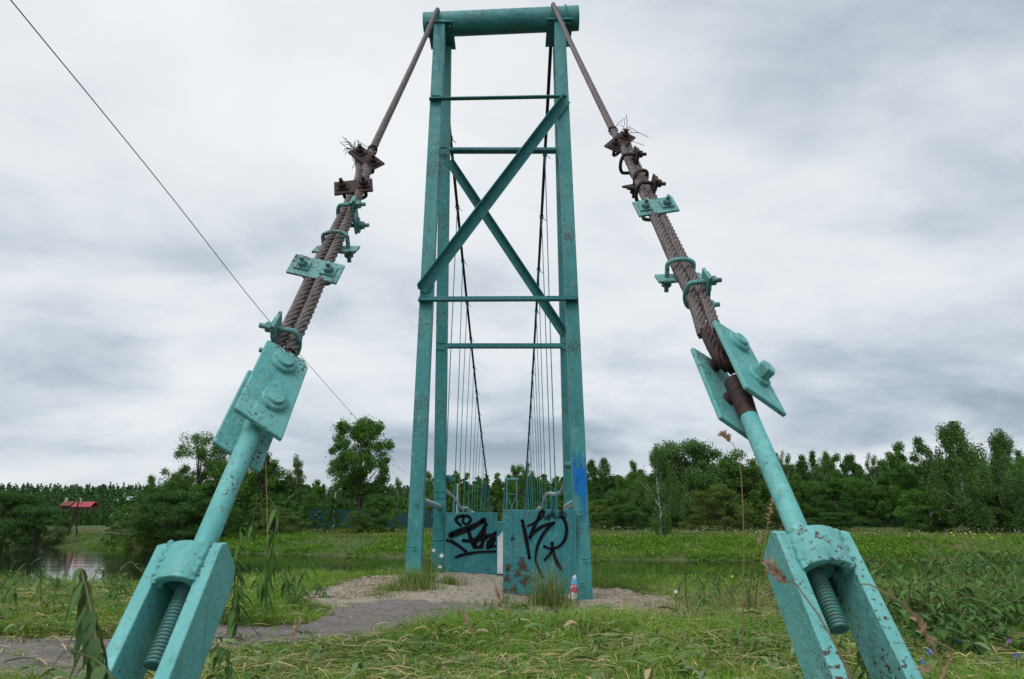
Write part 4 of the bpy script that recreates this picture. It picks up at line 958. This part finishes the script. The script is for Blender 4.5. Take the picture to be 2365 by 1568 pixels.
x, y = wedge(60000, 3.4, 10.8); ins_ = ~off_path(x, y, 0); edge_ = off_path(x + .11, y, 0) | off_path(x - .11, y, 0) | off_path(x, y + .14, 0) | off_path(x, y - .14, 0)
cr_ = abs(fbm(x * 1.4, y * 1.9, 133, 3)) < .035; k = ins_ & ((edge_ & (rng.random(len(x)) < .55)) | (cr_ & (rng.random(len(x)) < .35))); x, y = x[k], y[k]; n = len(x)
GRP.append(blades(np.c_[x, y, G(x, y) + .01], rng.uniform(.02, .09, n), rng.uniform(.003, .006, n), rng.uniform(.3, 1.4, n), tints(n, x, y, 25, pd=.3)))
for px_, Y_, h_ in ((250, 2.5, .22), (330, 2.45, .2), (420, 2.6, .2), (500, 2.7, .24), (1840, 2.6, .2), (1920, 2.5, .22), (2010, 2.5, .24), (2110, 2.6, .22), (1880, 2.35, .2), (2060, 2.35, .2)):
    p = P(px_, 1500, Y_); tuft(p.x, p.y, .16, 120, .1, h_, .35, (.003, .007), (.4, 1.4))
for px, py in ((2060, 1440), (2140, 1460), (2230, 1450), (2310, 1465), (2340, 1430), (2190, 1430), (2020, 1425), (2270, 1420)):
    p = on_ground(px, py); tuft(p.x, p.y, .35, 260, .15, .5, .25, (.004, .008), (.3, 1.2))
for px, py, rad, n_, h0, h1 in [(1560, 1405, .35, 420, .12, .34), (1660, 1400, .4, 520, .14, .36), (1760, 1400, .4, 520, .14, .40), (1860, 1410, .4, 420, .12, .34), (60, 1400, .4, 380, .08, .24), (200, 1395, .4, 380, .08, .24), (2080, 1440, .4, 300, .1, .3), (1620, 1440, .5, 400, .08, .22)]:
    p = on_ground(px, py); tuft(p.x, p.y, rad, n_, h0, h1, .6, (.003, .006), (.3, 1.5))
emit('grass', M_BLADE, 'short green grass and tufts growing round the tower feet and the path')
# cut hay lying about
x, y = wedge(170000, 1.6, 9.5, pw=1.5); z = G(x, y); qx, qy = px_of(x, y, z)
dens = np.clip(.36 + .9 * fbm(x * 1.1, y * 1.1, 91, 3), 0, 1)
dens = np.where(qx < 420, .85, dens); dens = np.where((qx > 1420) & (qy < 1470), .9, dens); dens = np.where((qx > 800) & (qx < 1500) & (qy < 1500), .10, dens); dens = np.where((qy > 1500), np.maximum(dens, .5), dens); dens = np.where(qx > 2000, .5, dens)
dens = np.where((qx > 560) & (qx < 760) & (qy < 1450), .05, dens); onp = ~off_path(x, y, 0); dens = np.where(onp, np.where((qx < 520), .14, .010), dens); k = (rng.random(len(x)) < dens) & ~inpoly(x, y, PAD)
x, y = x[k], y[k]; n = len(x); lift = rng.random(n) ** 1.6 * (.05 + .10 * np.clip(fbm(x * 1.6, y * 1.6, 33, 3) + .4, 0, 1)) + .015
lift = np.where(~off_path(x, y, 0), .025, lift); lift = np.where(inpoly(x, y + .35, PATH) | inpoly(x, y + .7, PATH) | inpoly(x, y + .6, PAD), lift * .4, lift)
c = tints(n, x, y, 12, ((.085, .17, .028), (.22, .31, .075)), (.56, .44, .23), .34)
V_, f_, C_ = blades(np.c_[x, y, G(x, y) + lift], rng.uniform(-.01, .035, n), rng.uniform(.0015, .0052, n), rng.uniform(.05, .27, n), c, 4, flat=True, yaw=rng.normal(0, 1.3, n) + .2)
GRP.append((V_, f_, C_))
# broad wilted leaves among the hay
x, y = wedge(2600, 1.8, 6.5, pw=1.4); z = G(x, y); qx, qy = px_of(x, y, z); k = off_path(x, y, .02) & (rng.random(len(x)) < np.where((qy > 1440), .9, .25)); x, y = x[k], y[k]; n = len(x)
GRP.append(blades(np.c_[x, y, G(x, y) + rng.uniform(.03, .11, n)], rng.uniform(.0, .04, n), rng.uniform(.010, .028, n), rng.uniform(.06, .15, n), tints(n, x, y, 3, ((.07, .14, .04), (.18, .25, .11)), (.35, .28, .17), .15), 5, flat=True))
emit('cut_hay', M_HAY, 'mown hay and wilted leaves lying on the turf in the foreground', 'hay')
# far bank grass, field and flowers
rs = np.random.default_rng(99); n = 110000; y = 73 + (rs.random(n) ** 1.6) * 95; x = rs.uniform(-.82, .82, n) * y; k = y > far_shore(x) - .3; x, y = x[k], y[k]; n = len(x)
t = y - far_shore(x); pat = fbm(x * .12, y * .12, 4, 3); hh = np.where(t < 14, rs.uniform(.2, .6, n), rs.uniform(.2, .55, n)) * (1 + .6 * pat)
c = tints(n, x * .1, y * .1, 2, ((.07, .155, .020), (.18, .295, .045)), (.38, .30, .16), .06, rs); fieldc = (t > 18)[:, None]; c = np.where(fieldc, c * .7 + np.array((.07, .065, .03)), c)
c = np.where(((x < -52) & (t > 22))[:, None], c * .4 + np.array((.17, .11, .075)), c)
GRP.append(blades(np.c_[x, y, G(x, y) - .05], hh, rs.uniform(.06, .16, n), rs.uniform(.1, .9, n), c, 2, rs))
emit('bank_grass', M_BLADE, 'lush green grass covering the far river bank and the field behind it')
def clumps(name, n, xr, tr, size, mat, label, cat, seed):
    """leafy clumps hugging the far bank"""
    rs = np.random.default_rng(seed); y = rs.uniform(*tr, n); x = rs.uniform(*xr, n); y = y + far_shore(x); kk = fbm(x * .2, y * .2, seed, 2) > -.05; x, y = x[kk], y[kk]; n = len(x)
    m_ = 70; k = np.repeat(np.arange(n), m_); s = rs.uniform(*size, n)[k]; d = rs.normal(size=(n * m_, 3)); d /= np.linalg.norm(d, axis=1, keepdims=True); d[:, 2] = abs(d[:, 2]) * .8
    c = np.c_[x[k], y[k], G(x, y)[k] - .1] + d * s[:, None] * (rs.random((n * m_, 1)) ** .4); v, f = cards(c, rs.uniform(.07, .16, n * m_), rs, .6, 0)
    return tag(place(name, arr(name, v, f, mat, False)), label, cat, kind='stuff')
M_HERB = leafmat('bank_herbs', (0.034, 0.080, 0.014), (0.098, 0.150, 0.026), (0.125, 0.17, 0.045))
clumps('bank_herbs', 3000, (-66, 75), (-.6, 15), (.45, 1.25), M_HERB, 'leafy green herbs in clumps along the far waterside', 'herbs', 44)
clumps('field_weeds', 500, (-70, 110), (14, 60), (.4, 1.0), M_LEAFO, 'rough weeds scattered over the field beyond the river', 'weeds', 45)
M_WHITE = plain('white_petals', (.62, .62, .55)); M_YEL = plain('yellow_petals', (.55, .50, .06))
rs = np.random.default_rng(4)
def specks(name, n, xr, tr, s, mat, label, zoff=(.5, 1.0), sd=4):
    y = rs.uniform(*tr, n); x = rs.uniform(*xr, n); y = y + far_shore(x); k = fbm(x * .15, y * .15, sd, 3) > 0.02; x, y = x[k], y[k]; n = len(x)
    v, f = cards(np.c_[x, y, G(x, y) + rs.uniform(*zoff, n)], rs.uniform(s * .6, s, n), rs, .3, 0, .8); return tag(place(name, arr(name, v, f, mat, False)), label, 'flowers', kind='stuff')
specks('white_flowers', 2600, (5, 110), (10, 62), .085, M_WHITE, 'tiny white flowers sprinkled over the field on the right')
specks('pale_flowers', 420, (-45, -8), (16, 30), .09, M_YEL, 'small yellowish flowers on the bank left of the tower')
specks('yellow_flowers', 60, (48, 60), (6, 12), .16, M_YEL, 'patch of yellow flowers on the far bank at the right', (.8, 1.1))

# ---------------------------------------------------------------- far fence, poles, houses
M_GFENCE = plain('dark_green_fence', (0.012, 0.055, 0.055), .5); M_GREY = plain('grey_concrete', (0.36, 0.36, 0.34)); M_WOOD = plain('dark_timber', (0.035, 0.028, 0.024), .9)
def fence(x0, x1, yt, Y, label):
    a, c_ = P(x0, yt, Y), P(x1, yt, Y); t_ = thing('metal_fence', (a.x, Y, float(G(a.x, Y))), label, 'fence'); n_ = max(1, int((c_.x - a.x) / 2.5))
    m = MB(); e_ = n_ * 14; vs = []
    for i in range(e_ + 1):
        x = a.x + (c_.x - a.x) * i / e_; vs += [Vector((x, Y + .04 * (i % 2), -2.2)), Vector((x, Y + .04 * (i % 2), a.z))]
    m.add(vs, [(2 * i, 2 * i + 2, 2 * i + 3, 2 * i + 1) for i in range(e_)]); m.build('sheeting', M_GFENCE, t_)
    for i in range(n_ + 1):
        x = a.x + (c_.x - a.x) * i / n_; m = MB(); m.obox((x, Y + .12, (a.z - 2.2) / 2 + .03), (.05, 0, 0), (0, .05, 0), (0, 0, (a.z + 2.2) / 2 + .03)); m.build('post', M_GFENCE, t_)
fence(715, 1030, 1178, 150, 'dark green sheet metal fence beyond the river left of the tower')
t_ = thing('wire_fence', (60, 138, 0), 'low wire fence on thin green posts along the right field', 'fence')
pp = [P(x, 1212, 138) for x in range(1960, 2420, 52)]; tops = []
for p in pp:
    g0 = float(G(p.x, 138)); m = MB(); m.beam((p.x, 138, g0 - .2), (p.x, 138, g0 + 1.75), XN, .09, .09); m.build('post', M_GFENCE, t_); tops.append(Vector((p.x, 138, g0)))
m = MB()
for zz in (.3, .8, 1.25, 1.65): m.tube([q_ + Vector((0, -.06, zz)) for q_ in tops], .014, 4, False)
m.build('wire', M_GFENCE, t_)
def lamp_post(px, pt, Y, label, arm):
    top = P(px, pt, Y); g0 = float(G(top.x, Y)); t_ = thing('street_lamp', (top.x, Y, g0), label, 'street lamp')
    m = MB(); m.tube([(top.x, Y, g0 - .2), (top.x, Y, top.z)], [.22, .14], 8); m.build('pole', M_GREY, t_)
    m = MB(); e_ = Vector((top.x + arm, Y, top.z + abs(arm) * .55)); m.tube([(top.x, Y, top.z - .5), e_], .06, 6); m.build('bracket', M_GREY, t_)
    m = MB(); m.prism(e_ - Vector((arm * .2, 0, 0)), (arm, 0, .35 * abs(arm)), (0, 0, 1), .17, .8, 8); m.build('lamp_head', M_WOOD if arm > 1 else M_GREY, t_)
lamp_post(1057, 1116, 128, 'pale concrete lamp post seen between the left hangers of the bridge', 1.1)
lamp_post(775, 1136, 140, 'grey lamp post in front of the trees left of the round tree', .9)
# leaning braced pole in the left field
p = P(184, 1152, 128); g0 = float(G(p.x - 1, 128)); t_ = thing('utility_pole', (p.x - .8, 128, g0), 'dark leaning wooden pole with a brace in the left field', 'pole')
m = MB(); m.tube([(p.x - 1.2, 128, g0 - .2), (p.x, 128, p.z)], [.2, .12], 7); m.build('pole', M_WOOD, t_)
m = MB(); m.tube([(p.x + .35, 128.3, g0 - .2), (p.x - .35, 128, p.z - 1.6)], [.16, .12], 7); m.build('brace', M_WOOD, t_)
# fallen branches on the left bank
m = MB(); rs2 = random.Random(3); q0 = P(372, 1222, 112); q0.z = float(G(q0.x, 112)) + .5
for i in range(16):
    a_ = q0 + Vector((rs2.uniform(-5, 0), rs2.uniform(-1, 2), rs2.uniform(0, .4))); m.tube([a_, a_ + Vector((-rs2.uniform(1, 3.5), rs2.uniform(-1, 1), rs2.uniform(.0, .9))), a_ + Vector((-rs2.uniform(3, 5.5), rs2.uniform(-1, 1), rs2.uniform(.4, 1.6)))], [.07, .045, .015], 5, False)
o = m.build('fallen_branch', plain('dead_wood', (.20, .17, .13)), None, origin=q0); tag(o, 'fallen bare branches lying on the left bank across the river', 'branch')
def house(px0, px1, ptop, peave, Y, roofm, wallm, label, gable=True):
    a, c_ = P(px0, peave, Y), P(px1, peave, Y); top = P((px0 + px1) / 2, ptop, Y).z; g0 = float(G((a.x + c_.x) / 2, Y)); cx_ = (a.x + c_.x) / 2 - 1.5; hw_ = (c_.x - a.x) / 2; dp_ = 2.6
    t_ = thing('house', (cx_, Y, g0), label, 'house')
    m = MB(); m.obox((cx_, Y + dp_, (a.z + g0 - 1) / 2), (hw_ * .94, 0, 0), (0, dp_ * .92, 0), (0, 0, (a.z - g0 + 1) / 2)); wl = m.build('wall', wallm, t_)
    e_ = .4; vs = [Vector((cx_ + sx_ * hw_, Y + yy, zz)) for sx_ in (-1, 1) for yy, zz in ((-e_, a.z - .15), (dp_, top), (2 * dp_ + e_, a.z - .15), (2 * dp_ + e_, a.z - .4), (dp_, top - .28), (-e_, a.z - .4))]
    m = MB(); m.add(vs, [(0, 1, 2, 3, 4, 5), (11, 10, 9, 8, 7, 6)] + [(i, i + 6, (i + 1) % 6 + 6, (i + 1) % 6) for i in range(6)]); rf = m.build('roof', roofm, t_)
    m = MB(); m.obox((cx_ - hw_ * .5, Y + dp_ - .6, top + .5), (.4, 0, 0), (0, .4, 0), (0, 0, .9)); m.build('chimney', M_GREY, rf)
    for i in range(4):
        m = MB(); m.obox((cx_ + hw_ * (-.7 + .46 * i), Y + dp_ * .08 - .03, a.z - 1.3), (.5, 0, 0), (0, .04, 0), (0, 0, .6)); m.build('window', M_WOOD, t_)
M_REDR = plain('red_metal_roof', (.32, .045, .055), .5); M_BRR = plain('brown_red_roof', (.17, .055, .04), .7); M_GRR = plain('grey_roof', (.30, .33, .37), .5); M_HW = plain('pale_wall', (.45, .43, .38)); M_HD = plain('brown_wall', (.10, .07, .05))
house(174, 219, 1158, 1169, 275, M_REDR, M_HD, 'long house with bright red roof behind the left field'); house(147, 172, 1157, 1166, 277, M_BRR, M_HD, 'house with dull brown roof left of the red one')
house(280, 312, 1146, 1154, 270, M_GRR, M_HW, 'house with pale grey roof behind the left trees')
house(296, 322, 1158, 1165, 264, M_GRR, M_HW, 'low pale house below the grey roof')

# ---------------------------------------------------------------- foreground plants
def leafshape(mb, base, d, nrm, L_, W_, curl=.3):
    """pointed leaf with a folded midrib and drooping tip"""
    d = Vector(d).normalized(); nrm = Vector(nrm); sd_ = d.cross(nrm).normalized(); nrm = sd_.cross(d); vs = []; pr = [0, .7, 1, .78, .42, .04]
    for i, w_ in enumerate(pr):
        t = i / 5; c = Vector(base) + d * L_ * t - Vector((0, 0, 1)) * curl * L_ * t * t; vs += [c - sd_ * W_ / 2 * w_ + nrm * W_ * .12 * w_, c, c + sd_ * W_ / 2 * w_ + nrm * W_ * .12 * w_]
    mb.add(vs, [(3 * i + k, 3 * i + k + 1, 3 * i + k + 4, 3 * i + k + 3) for i in range(5) for k in (0, 1)], True)
def nleaf(name, c1, c2):
    m = Mat(name, .5, .18); c = m.mix(m.ramp(m.noise(m.coord('World'), 14, 3), [(.35, 0), (.65, 1)]), c1, c2); g = m.n('ShaderNodeNewGeometry'); c = m.mix(m.ramp(g.outputs['Random Per Island'], [(.4, 0), (1, .7)]), c, tuple(min(1, k * 1.7) for k in c2))
    m.col(c); tr = m.n('ShaderNodeBsdfTranslucent'); m.l(c, tr.inputs[0]); x = m.n('ShaderNodeMixShader'); x.inputs[0].default_value = .3; m.l(m.b.outputs[0], x.inputs[1]); m.l(tr.outputs[0], x.inputs[2]); m.l(x.outputs[0], m.out.inputs[0]); return m.m
M_NET = nleaf('nettle_leaf', (.035, .095, .018), (.080, .165, .035)); M_WILT = nleaf('wilted_leaf', (.05, .12, .03), (.10, .17, .055)); M_STEM = plain('green_stem', (.09, .12, .04)); M_DRY = plain('dry_stalk', (.25, .16, .09)); M_SEED = plain('seed_head', (.33, .22, .14))
def herb(name, pts, nl, L_, W_, label, cat, mat=None, droop=.5, r=.004, smat=None, top=0.15, group=None):
    """leafy stem through world points"""
    pts = smooth_path(pts, .03); t_ = thing(name, tuple(pts[0]), label, cat, group); m = MB(); n_ = len(pts); m.tube(pts, [r * (1 - .6 * i / n_) for i in range(n_)], 6); m.build('stem', smat or M_STEM, t_)
    m = MB()
    for i in range(nl):
        t = top + (1 - top) * (i + .5) / nl; p = pts[min(n_ - 1, int(t * n_))]
        for s_ in (0, 1):
            a_ = i * 1.7 + s_ * math.pi + random.uniform(-.3, .3); d = Vector((math.cos(a_), math.sin(a_), random.uniform(-.5, .3) - droop * .5)); k = (1.1 - .55 * t) * random.uniform(.75, 1.2)
            leafshape(m, p, d, (0, 0, 1), L_ * k, W_ * k, droop)
    m.build('leaves', mat or M_NET, t_); return t_
def gz(x, y): return float(G(x, y))
def stemto(px, py, Y, base_dx=0, base_dy=0, bend=(0, 0)):
    p = P(px, py, Y); b_ = Vector((p.x + base_dx, Y + base_dy, 0)); b_.z = gz(b_.x, b_.y); mid = b_.lerp(p, .55) + Vector((bend[0], 0, bend[1])); return [b_, mid, p]
# the wilted nettle close to the lens at lower left
b0 = P(238, 1620, 1.55); herb('nettle_plant', [b0, P(225, 1500, 1.55), P(208, 1400, 1.56), P(186, 1310, 1.58)], 13, .062, .032, 'blurred wilting nettle close to the camera at lower left', 'plant', M_WILT, 1.5, .004, M_DRY, .1)
herb('nettle_plant', [P(300, 1640, 1.5), P(255, 1560, 1.5), P(215, 1520, 1.52), P(160, 1500, 1.5)], 7, .06, .032, 'nettle shoot at the bottom edge beside the left forked foot', 'plant', M_WILT, .9)
# plants behind the left stay
pts = [on_ground(612, 1420), P(617, 1300, 4.6), P(617, 1180, 4.6), P(614, 1062, 4.6)]
herb('dry_stalk', pts, 0, .1, .02, 'tall thin brown stalk right of the left steel rod', 'stalk', None, .5, .006, M_DRY)
herb('nettle_plant', [on_ground(600, 1418), P(628, 1270, 4.5), P(640, 1190, 4.5), P(618, 1150, 4.5), P(590, 1180, 4.5), P(578, 1240, 4.5)], 13, .11, .045, 'arching wilted nettle wound round the tall brown stalk', 'plant', M_NET, 1.4, .006)
herb('mugwort_plant', stemto(556, 1215, 4.8, .03), 16, .16, .035, 'leafy weed beside the left stay, tallest of the greens there', 'plant', M_NET, .5, .006)
herb('mugwort_plant', stemto(545, 1290, 4.3, .03), 12, .16, .04, 'lower leafy weed growing against the left forked foot', 'plant', M_NET, .5, .006)
for i, (px, py, Y) in enumerate([(648, 1330, 6.3), (690, 1318, 6.8), (720, 1300, 7.0), (735, 1345, 6.6), (668, 1300, 6.6), (590, 1310, 5.6), (618, 1340, 5.4), (700, 1350, 6.0)]):
    herb('bank_weed', stemto(px, py, Y, random.uniform(-.15, .15), 0, (random.uniform(-.1, .1), 0)), 8, .15, .035, 'leafy weed at the water edge between the left stay and the gravel', 'plant', M_NET, .6, .005, group='weeds at the near water edge')
for i, (px, py, Y) in enumerate([(20, 1330, 4.4), (60, 1300, 4.6), (100, 1288, 4.9), (140, 1310, 4.7), (300, 1330, 5.0), (250, 1345, 5.2)]):
    herb('bank_weed', stemto(px, py, Y, random.uniform(-.1, .1), 0, (random.uniform(-.12, .12), 0)), 7, .12, .03, 'thin weed standing before the water at the far left', 'plant', M_NET, .6, .004, group='thin weeds before the water at the left')
# long reddish grass stalk on the right, with other dry stems
def stalk(pts, label, head=None, r=.003, hl=.12):
    t_ = thing('grass_stalk', tuple(pts[0]), label, 'grass stalk'); q_ = smooth_path(pts, .04); m = MB(); m.tube(q_, [r * (1 - .5 * i / len(q_)) for i in range(len(q_))], 6); m.build('stem', M_DRY, t_)
    if head:
        m = MB(); e_ = q_[-1]; dd = (q_[-1] - q_[-3]).normalized()
        for i in range(26):
            c_ = e_ + dd * (hl * (i / 26 - .3)); v = (dd + Vector((random.gauss(0, .5), random.gauss(0, .5), random.gauss(0, .5)))).normalized(); leafshape(m, c_, v, (0, -1, .2), head * .5, head * .18, .1)
        m.build('seed_head', M_SEED, t_)
stalk([P(1706, 1640, 2.2), P(1716, 1400, 2.2), P(1718, 1240, 2.2), P(1712, 1100, 2.2), P(1708, 1060, 2.2)], 'very tall thin reddish stalk left of the right stay', .0, .0022)
stalk([P(1712, 1100, 2.2), P(1706, 1050, 2.2), P(1692, 1024, 2.2), P(1680, 1016, 2.2)], 'drooping seed head at the top of the tall stalk', .05, .0015, .03)
stalk([on_ground(1742, 1420), P(1752, 1330, 4.2), P(1766, 1250, 4.2), P(1776, 1196, 4.2)], 'thin pale stalk with narrow seed head just left of the right forked foot', .05, .004, .16)
stalk([on_ground(1728, 1420), P(1735, 1330, 4.3), P(1744, 1275, 4.3), P(1752, 1250, 4.3)], 'shorter pale stalk beside the thin seed-headed one', .05, .004, .1)
stalk([P(1990, 1640, 1.5), P(1950, 1530, 1.5), P(1890, 1420, 1.5), P(1838, 1348, 1.5), P(1805, 1335, 1.5)], 'bent dry stalk with brown buds crossing the right forked foot', .05, .0025, .05)
stalk([P(2200, 1640, 1.7), P(2150, 1480, 1.7), P(2080, 1390, 1.7), P(2010, 1350, 1.7), P(1980, 1348, 1.7)], 'arching blurred stalk to the right of the right forked foot', .0, .003)
stalk([P(2110, 1650, 1.6), P(2180, 1560, 1.6), P(2200, 1500, 1.6), P(2140, 1470, 1.6)], 'short blurred stalk at the bottom right', .04, .004, .06)
for i, (a_, b_, c_) in enumerate([((470, 1640), (445, 1590), (390, 1545)), ((1090, 1620), (1100, 1500), (1080, 1440)), ((1180, 1500), (1165, 1410), (1155, 1388)), ((560, 1640), (640, 1560), (680, 1460)), ((1985, 1600), (2050, 1560), (2120, 1548))]):
    stalk([P(*a_, 2.6), P(*b_, 2.6), P(*c_, 2.6)], ('stalk tip poking up left of the left fork', 'thin stalk poking up in front of the path bend', 'thin stalk standing before the near barrier panel', 'bent green stalk crossing the lower path', 'low bent stalk at the foot of the right fork')[i], .04, .0025, .06)
for i, (px, py, Y) in enumerate([(520, 1500, 2.9), (500, 1470, 3.0), (1985, 1500, 2.7), (2040, 1470, 2.9), (1925, 1545, 2.5)]):
    herb('bank_weed', stemto(px, py, Y, .05), 9, .08, .03, ('leafy weed at the right side of the left forked foot', 'taller leafy weed just behind the left forked foot', 'leafy weed inside the right forked foot', 'taller leafy weed at the right forked foot, nearer its outer bar', 'low weed at the bottom edge inside the right forked foot')[i], 'plant', M_NET, .7, .003)
# undergrowth on the near right bank: many leafy stems as one mass
m = MB(); rs3 = random.Random(8); ms_ = MB()
def stemmy(px0, px1, py0, py1, Y0, Y1, n_, L_, W_, nl, sc=1.0):
    for i in range(n_):
        Y_ = rs3.uniform(Y0, Y1); px_ = rs3.uniform(px0, px1); py_ = rs3.uniform(py0, py1); p = P(px_, py_, Y_); b_ = Vector((p.x + rs3.uniform(-.25, .25), Y_ + rs3.uniform(-.15, .15), gz(p.x, Y_)))
        if p.z < b_.z + .12: p.z = b_.z + rs3.uniform(.15, .35)
        pts = smooth_path([b_, b_.lerp(p, .6) + Vector((rs3.uniform(-.08, .08), 0, .04)), p], .08); ms_.tube(pts, .0045, 4, False); k_ = len(pts)
        for j in range(nl):
            t = .15 + .85 * (j + .5) / nl; q_ = pts[min(k_ - 1, int(t * k_))]
            for s_ in (0, 1):
                a_ = j * 1.9 + s_ * math.pi + rs3.uniform(-.4, .4); leafshape(m, q_, (math.cos(a_), math.sin(a_), rs3.uniform(-.3, .3)), (0, 0, 1), L_ * (1.15 - .5 * t) * rs3.uniform(.7, 1.2), W_ * (1.15 - .5 * t), .45)
stemmy(1940, 2420, 1275, 1400, 4.6, 7.6, 90, .12, .055, 7)
stemmy(2020, 2420, 1340, 1470, 3.6, 5.2, 60, .10, .045, 7)
stemmy(1560, 1960, 1320, 1400, 5.5, 8.2, 60, .10, .03, 5)
stemmy(2150, 2420, 1270, 1330, 6.0, 8.0, 45, .15, .05, 6)
stemmy(-40, 330, 1345, 1400, 5.0, 7.6, 40, .09, .03, 5)
o = m.build('undergrowth', M_NET); tag(o, 'tangled leafy undergrowth on the near bank around the right forked foot', 'undergrowth', kind='stuff')
o = ms_.build('undergrowth_stems', M_STEM); tag(o, 'thin green stems of the undergrowth on the near bank', 'undergrowth', kind='stuff')
# blue and purple flowers at lower right, white ones by the legs
M_BLUEF = plain('blue_petals', (.10, .13, .62)); M_PURP = plain('purple_petals', (.28, .10, .42)); M_WF = plain('white_flower', (.75, .75, .70))
def flower(px, py, Y, mat, r_, label, stem=True):
    c_ = P(px, py, Y); t_ = thing('wild_flower', (c_.x, Y, gz(c_.x, Y)), label, 'flower'); m = MB(); m.tube([(c_.x, Y, gz(c_.x, Y)), tuple(c_)], .003, 5); m.build('stem', M_STEM, t_)
    m = MB()
    for i in range(9):
        a_ = i * .698; d = Vector((math.cos(a_), -.5, math.sin(a_))); leafshape(m, c_, d, (0, -1, .3), r_, r_ * .55, .1)
    m.build('petals', mat, t_)
for i, a_ in enumerate([(2143, 1503, 3.6, M_BLUEF, .034, 'vivid blue flower right of the right forked foot, uppermost of the blues'), (2128, 1528, 3.4, M_BLUEF, .03, 'vivid blue flower low beside the right fork edge'), (2213, 1478, 3.9, M_BLUEF, .028, 'small blue flower further right among the hay'), (2298, 1522, 3.5, M_PURP, .036, 'purple clover-like flower near the lower right corner'), (2345, 1512, 3.5, M_BLUEF, .03, 'blue flower at the right edge of the photo'), (2328, 1478, 3.7, M_PURP, .025, 'small purple flower above the corner purple one'),
    (1020, 1282, 10.0, M_WF, .06, 'white flower umbel between the left tower legs, upper'), (1002, 1270, 10.2, M_WF, .05, 'white flower umbel between the left tower legs, small'), (1016, 1308, 9.8, M_WF, .05, 'white flower umbel between the left tower legs, lower'),
    (1690, 1330, 6.5, M_YEL, .03, 'yellow flower on a stem before the river on the right'), (1560, 1365, 5.6, M_WF, .03, 'pale blossom in the hay right of the gravel')]): flower(*a_[:4], a_[4] * .62, a_[5])
# crumpled plastic bag against the front right leg
c0 = P(1327, 1383, 7.82); n_u, n_v = 22, 16; vs = []; rs4 = np.random.default_rng(2)
for j in range(n_v + 1):
    v = j / n_v
    for i in range(n_u):
        th = 2 * math.pi * i / n_u; rad = (.068 * (1 - v) ** .35 * (1 - .35 * v) + .006) * (1 + .22 * math.sin(3 * th + 5 * v) + .14 * math.sin(7 * th - 9 * v) + .08 * rs4.normal())
        vs.append(Vector((c0.x - .02 + .03 * v + math.cos(th) * rad * (.62 + .1 * v), c0.y + math.sin(th) * rad * .6, c0.z + .245 * v)))
m = MB(); m.add(vs, [(j * n_u + i, j * n_u + (i + 1) % n_u, (j + 1) * n_u + (i + 1) % n_u, (j + 1) * n_u + i) for j in range(n_v) for i in range(n_u)], True)
MBG = Mat('printed_plastic_film', .25, .5); sx = MBG.n('ShaderNodeSeparateXYZ'); g = MBG.n('ShaderNodeNewGeometry'); MBG.l(g.outputs['Position'], sx.inputs[0])
zz = MBG.math('DIVIDE', MBG.math('SUBTRACT', sx.outputs['Z'], c0.z), .245); zz = MBG.math('ADD', zz, MBG.math('MULTIPLY', MBG.math('SUBTRACT', MBG.noise(MBG.coord('World'), 22, 2), .5), .28))
MBG.col(MBG.ramp(zz, [(0, (.62, .60, .60)), (.22, (.62, .6, .62)), (.27, (.50, .02, .10)), (.46, (.52, .02, .09)), (.50, (.75, .55, .62)), (.56, (.45, .03, .10)), (.64, (.10, .38, .70)), (.80, (.14, .42, .72)), (.90, (.6, .68, .74))], 'LINEAR')); MBG.bump(MBG.noise(MBG.coord('World'), 55, 3), .7, .01)
o = m.build('plastic_bag', MBG.m, None, origin=c0); tag(o, 'crumpled blue, red and white plastic bag leaning at the right tower leg', 'plastic bag')
